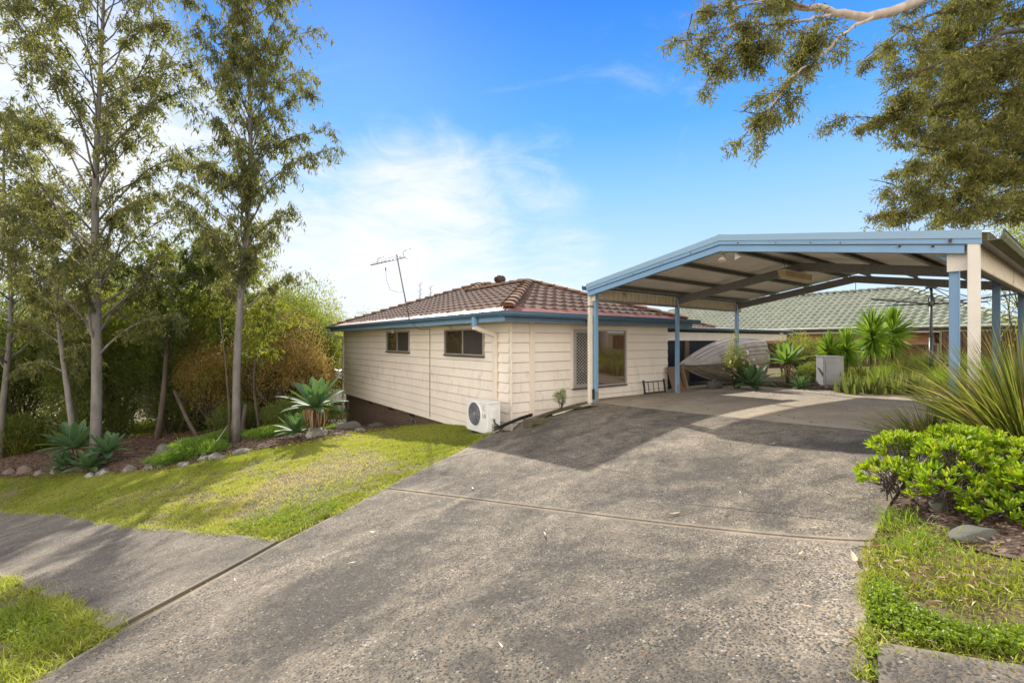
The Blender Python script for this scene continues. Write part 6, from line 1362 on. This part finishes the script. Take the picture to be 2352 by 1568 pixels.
cover(P2((520, 1200), (640, 1165), (770, 1150), (800, 1160), (655, 1235), (560, 1225)), 3500, 'clover', 'bright green clover patch in the lawn near the footpath corner')
cover(P2((0, 1400), (120, 1400), (150, 1450), (60, 1500), (0, 1480)), 5000, 'clover', 'broad-leaved green weeds in the verge at the bottom left')
def litter(poly, dens, ln, wd, mat, name, label, dz=.02, kind='stuff', tilt=.25):
    x, y = scatter(poly, dens); n = len(x); z = G(x, y)+dz+RNG.random(n)*.015; a = RNG.random(n)*6.28; D = nrmz(np.stack([np.cos(a), np.sin(a), RNG.normal(0, tilt, n)], 1))
    V, F, v = leaf_quads(np.stack([x, y, z], 1), D, ln*RNG.uniform(.4, 1.3, n), wd*RNG.uniform(.5, 1.2, n), RNG.random(n)); tag(raw_mesh(name, V, F, v, mat), label, 'litter', None, kind)
def edge_tufts(pts, n, name, label, hmin=.03, hmax=.08, spread=.035, mat=None):
    P_ = [at(*p) for p in pts]; L_ = np.array([(q-p).length for p, q in zip(P_[:-1], P_[1:])]); k = RNG.choice(len(L_), n, p=L_/L_.sum()); f = RNG.random(n)
    A = np.array([tuple(p) for p in P_]); xy = A[k, :2]*(1-f[:, None]) + A[k+1, :2]*f[:, None] + RNG.normal(size=(n, 2))*spread
    keep = RNG.random(n) < np.clip(vnoise(xy[:, 0]+40, xy[:, 1]+40, 6, 21)*2.4-.7, .08, 1); xy = xy[keep]; n = len(xy); D = nrmz(RNG.normal(size=(n, 3))*.8 + np.array([0, 0, .6])); D[:, 2] = np.abs(D[:, 2])
    V, F, v = blades(np.c_[xy, G(xy[:, 0], xy[:, 1])+.012], D, RNG.uniform(hmin, hmax, n), .0055, np.clip(RNG.normal(.55, .25, n), 0, 1), .9, 3, None, .08)
    tag(raw_mesh(name, V, F, v, mat or M_GRASS), label, 'grass', None, 'stuff')
edge_tufts([(0, 1169), (173, 1186), (283, 1211), (456, 1222), (645, 1242), (770, 1182), (885, 1120), (1010, 1059), (1090, 1018), (1150, 988)], 9000, 'edge_grass', 'ragged grass fringe along footpath and left driveway edge')
edge_tufts([(0, 1332), (113, 1374), (252, 1453), (75, 1568)], 4500, 'edge_grass', 'ragged grass fringe of the bottom left verge', .04, .10, .04)
edge_tufts([(2003, 1243), (1996, 1300), (1990, 1400), (1988, 1500), (1984, 1568)], 3500, 'edge_grass', 'ragged grass and weeds creeping over the right driveway edge', .02, .055, .016)
edge_tufts([(2014, 1480), (2120, 1495), (2352, 1536)], 2500, 'edge_grass', 'ragged grass fringe over the right footpath corner', .02, .06, .03)
cover(P2((1986, 1440), (1984, 1568), (2016, 1568), (2014, 1480)), 7000, 'clover', 'green weeds in the gap beside the right footpath slab')
litter(PATCH, 260, .05, .009, M_DRY, 'dry_litter', 'dry leaf bits among the grass on the right', .02)
litter(LAWN, 28, .05, .016, M_CHIP, 'dry_litter', 'brown leaf bits scattered through the lawn', .03)
litter(BED, 500, .07, .018, M_CHIP, 'bark_litter', 'brown bark and leaf litter covering the left garden bed', .035)
litter(BEDR, 900, .055, .014, M_CHIP, 'bark_litter', 'bark litter under the plants on the right', .02)
litter(BEDB, 500, .06, .018, M_CHIP, 'leaf_litter', 'dry leaf litter at the back edge of the slab', .02)
litter([(p[0], p[1]) for p in P2((1992, 1250), (2060, 1190), (2150, 1250), (2330, 1330), (2330, 1420), (2120, 1400), (2000, 1330))], 300, .07, .012, M_DRY, 'leaf_litter', 'dry leaves strewn through the grass right of the driveway', .03)
edge_l = [tuple(p) for p in P2((0, 1100), (200, 1092), (370, 1083), (520, 1052), (680, 1025), (860, 992), (920, 984), (915, 978), (800, 988), (600, 1026), (450, 1052), (200, 1080), (0, 1090))]
litter(edge_l, 500, .06, .015, M_CHIP, 'leaf_litter', 'brown leaf litter along the row of edging rocks', .035)
gr = [tuple(p) for p in P2((648, 1243), (252, 1453), (268, 1455), (656, 1245))]
grass('joint_grass', gr, 2500, .01, .03, .005, .5, 'moss and grass growing in the joint between footpath and driveway')
dp = P2((1984, 1300), (1982, 1568), (2012, 1568), (2004, 1300), (2010, 1200), (2000, 1200)); grass('edge_grass', dp, 3000, .02, .05, .006, .45, 'grass creeping over the right edge of the driveway', tuft=.6)
# small dark grit on the slab, single fallen leaves
def leafobj(var=.5):
    m = MB(); n = 8; vs = []
    for k in range(n+1):
        f = k/n; w_ = .5*math.sin(math.pi*min(1, f*.96+.04))**.8; a = 1.6*(f-.5); vs += [(f-.5, a*a*.10-w_*.18, .05+.10*a*a), (f-.5, a*a*.10, .02+.10*a*a), (f-.5, a*a*.10+w_*.18, .05+.10*a*a)]
    m.add(vs, [(3*k+q, 3*k+3+q, 3*k+4+q, 3*k+1+q) for k in range(n) for q in (0, 1)], var, True); return m
src = None; FLV = [((855, 1220), .5), ((1250, 1225), .8), ((1548, 1178), .8), ((1085, 1120), .7), ((1775, 1018), .9), ((1730, 1015), .7), ((1838, 1270), .6), ((1780, 1262), .4), ((1962, 1282), 1.2), ((1390, 1125), .5), ((1700, 1130), .5), ((150, 1248), .8), ((1900, 1130), .5), ((1930, 1090), .4), ((1550, 960), .6), ((1310, 1215), .4), ((1150, 1480), .4), ((1480, 1500), .4), ((540, 1330), .4), ((240, 1400), .7), ((1850, 1390), .4), ((1240, 1010), .5), ((1620, 1075), .4), ((1500, 940), .5), ((1660, 930), .4), ((1420, 985), .4), ((1870, 1210), .5), ((1100, 1075), .4), ((810, 1290), .4), ((1955, 1455), .6)]
MS = [M_DRY]
for q, ((px, py), s) in enumerate(FLV):
    if q == 0: srcs = [leafobj(.98).build('fallen_leaf', M_DRY)]; o = srcs[0]
    elif q == 1: srcs.append(leafobj(.25).build('fallen_leaf', M_DRY)); o = srcs[1]
    else: o = srcs[q % 2].copy(); COL.objects.link(o)
    s *= 1.25
    p = at(px, py, .03); o.location = p + UP*.004; o.scale = (.11*s, .11*s, .11*s); o.rotation_euler = (0, 0, q*1.7); tag(o, 'curled dry leaf lying on the concrete', 'leaf', 'fallen leaves on the driveway and footpath')
sp2 = [HH(2.4, .3), HH(8.3, .5), HH(8.3, -5.8), HH(2.4, -5.8)]
litter(sp2, 9, .035, .015, M_CHIP, 'grit', 'dark leaf crumbs scattered over the carport slab', .03, tilt=.1); litter(UPD, 7, .03, .012, M_CHIP, 'grit', 'dark leaf crumbs scattered over the driveway', .03, tilt=.1)
SC.cycles.sample_clamp_indirect = 4.0
for o in list(bpy.data.objects):
    if 'used' in o: del o['used']
for p_ in PROTOS:
    pass
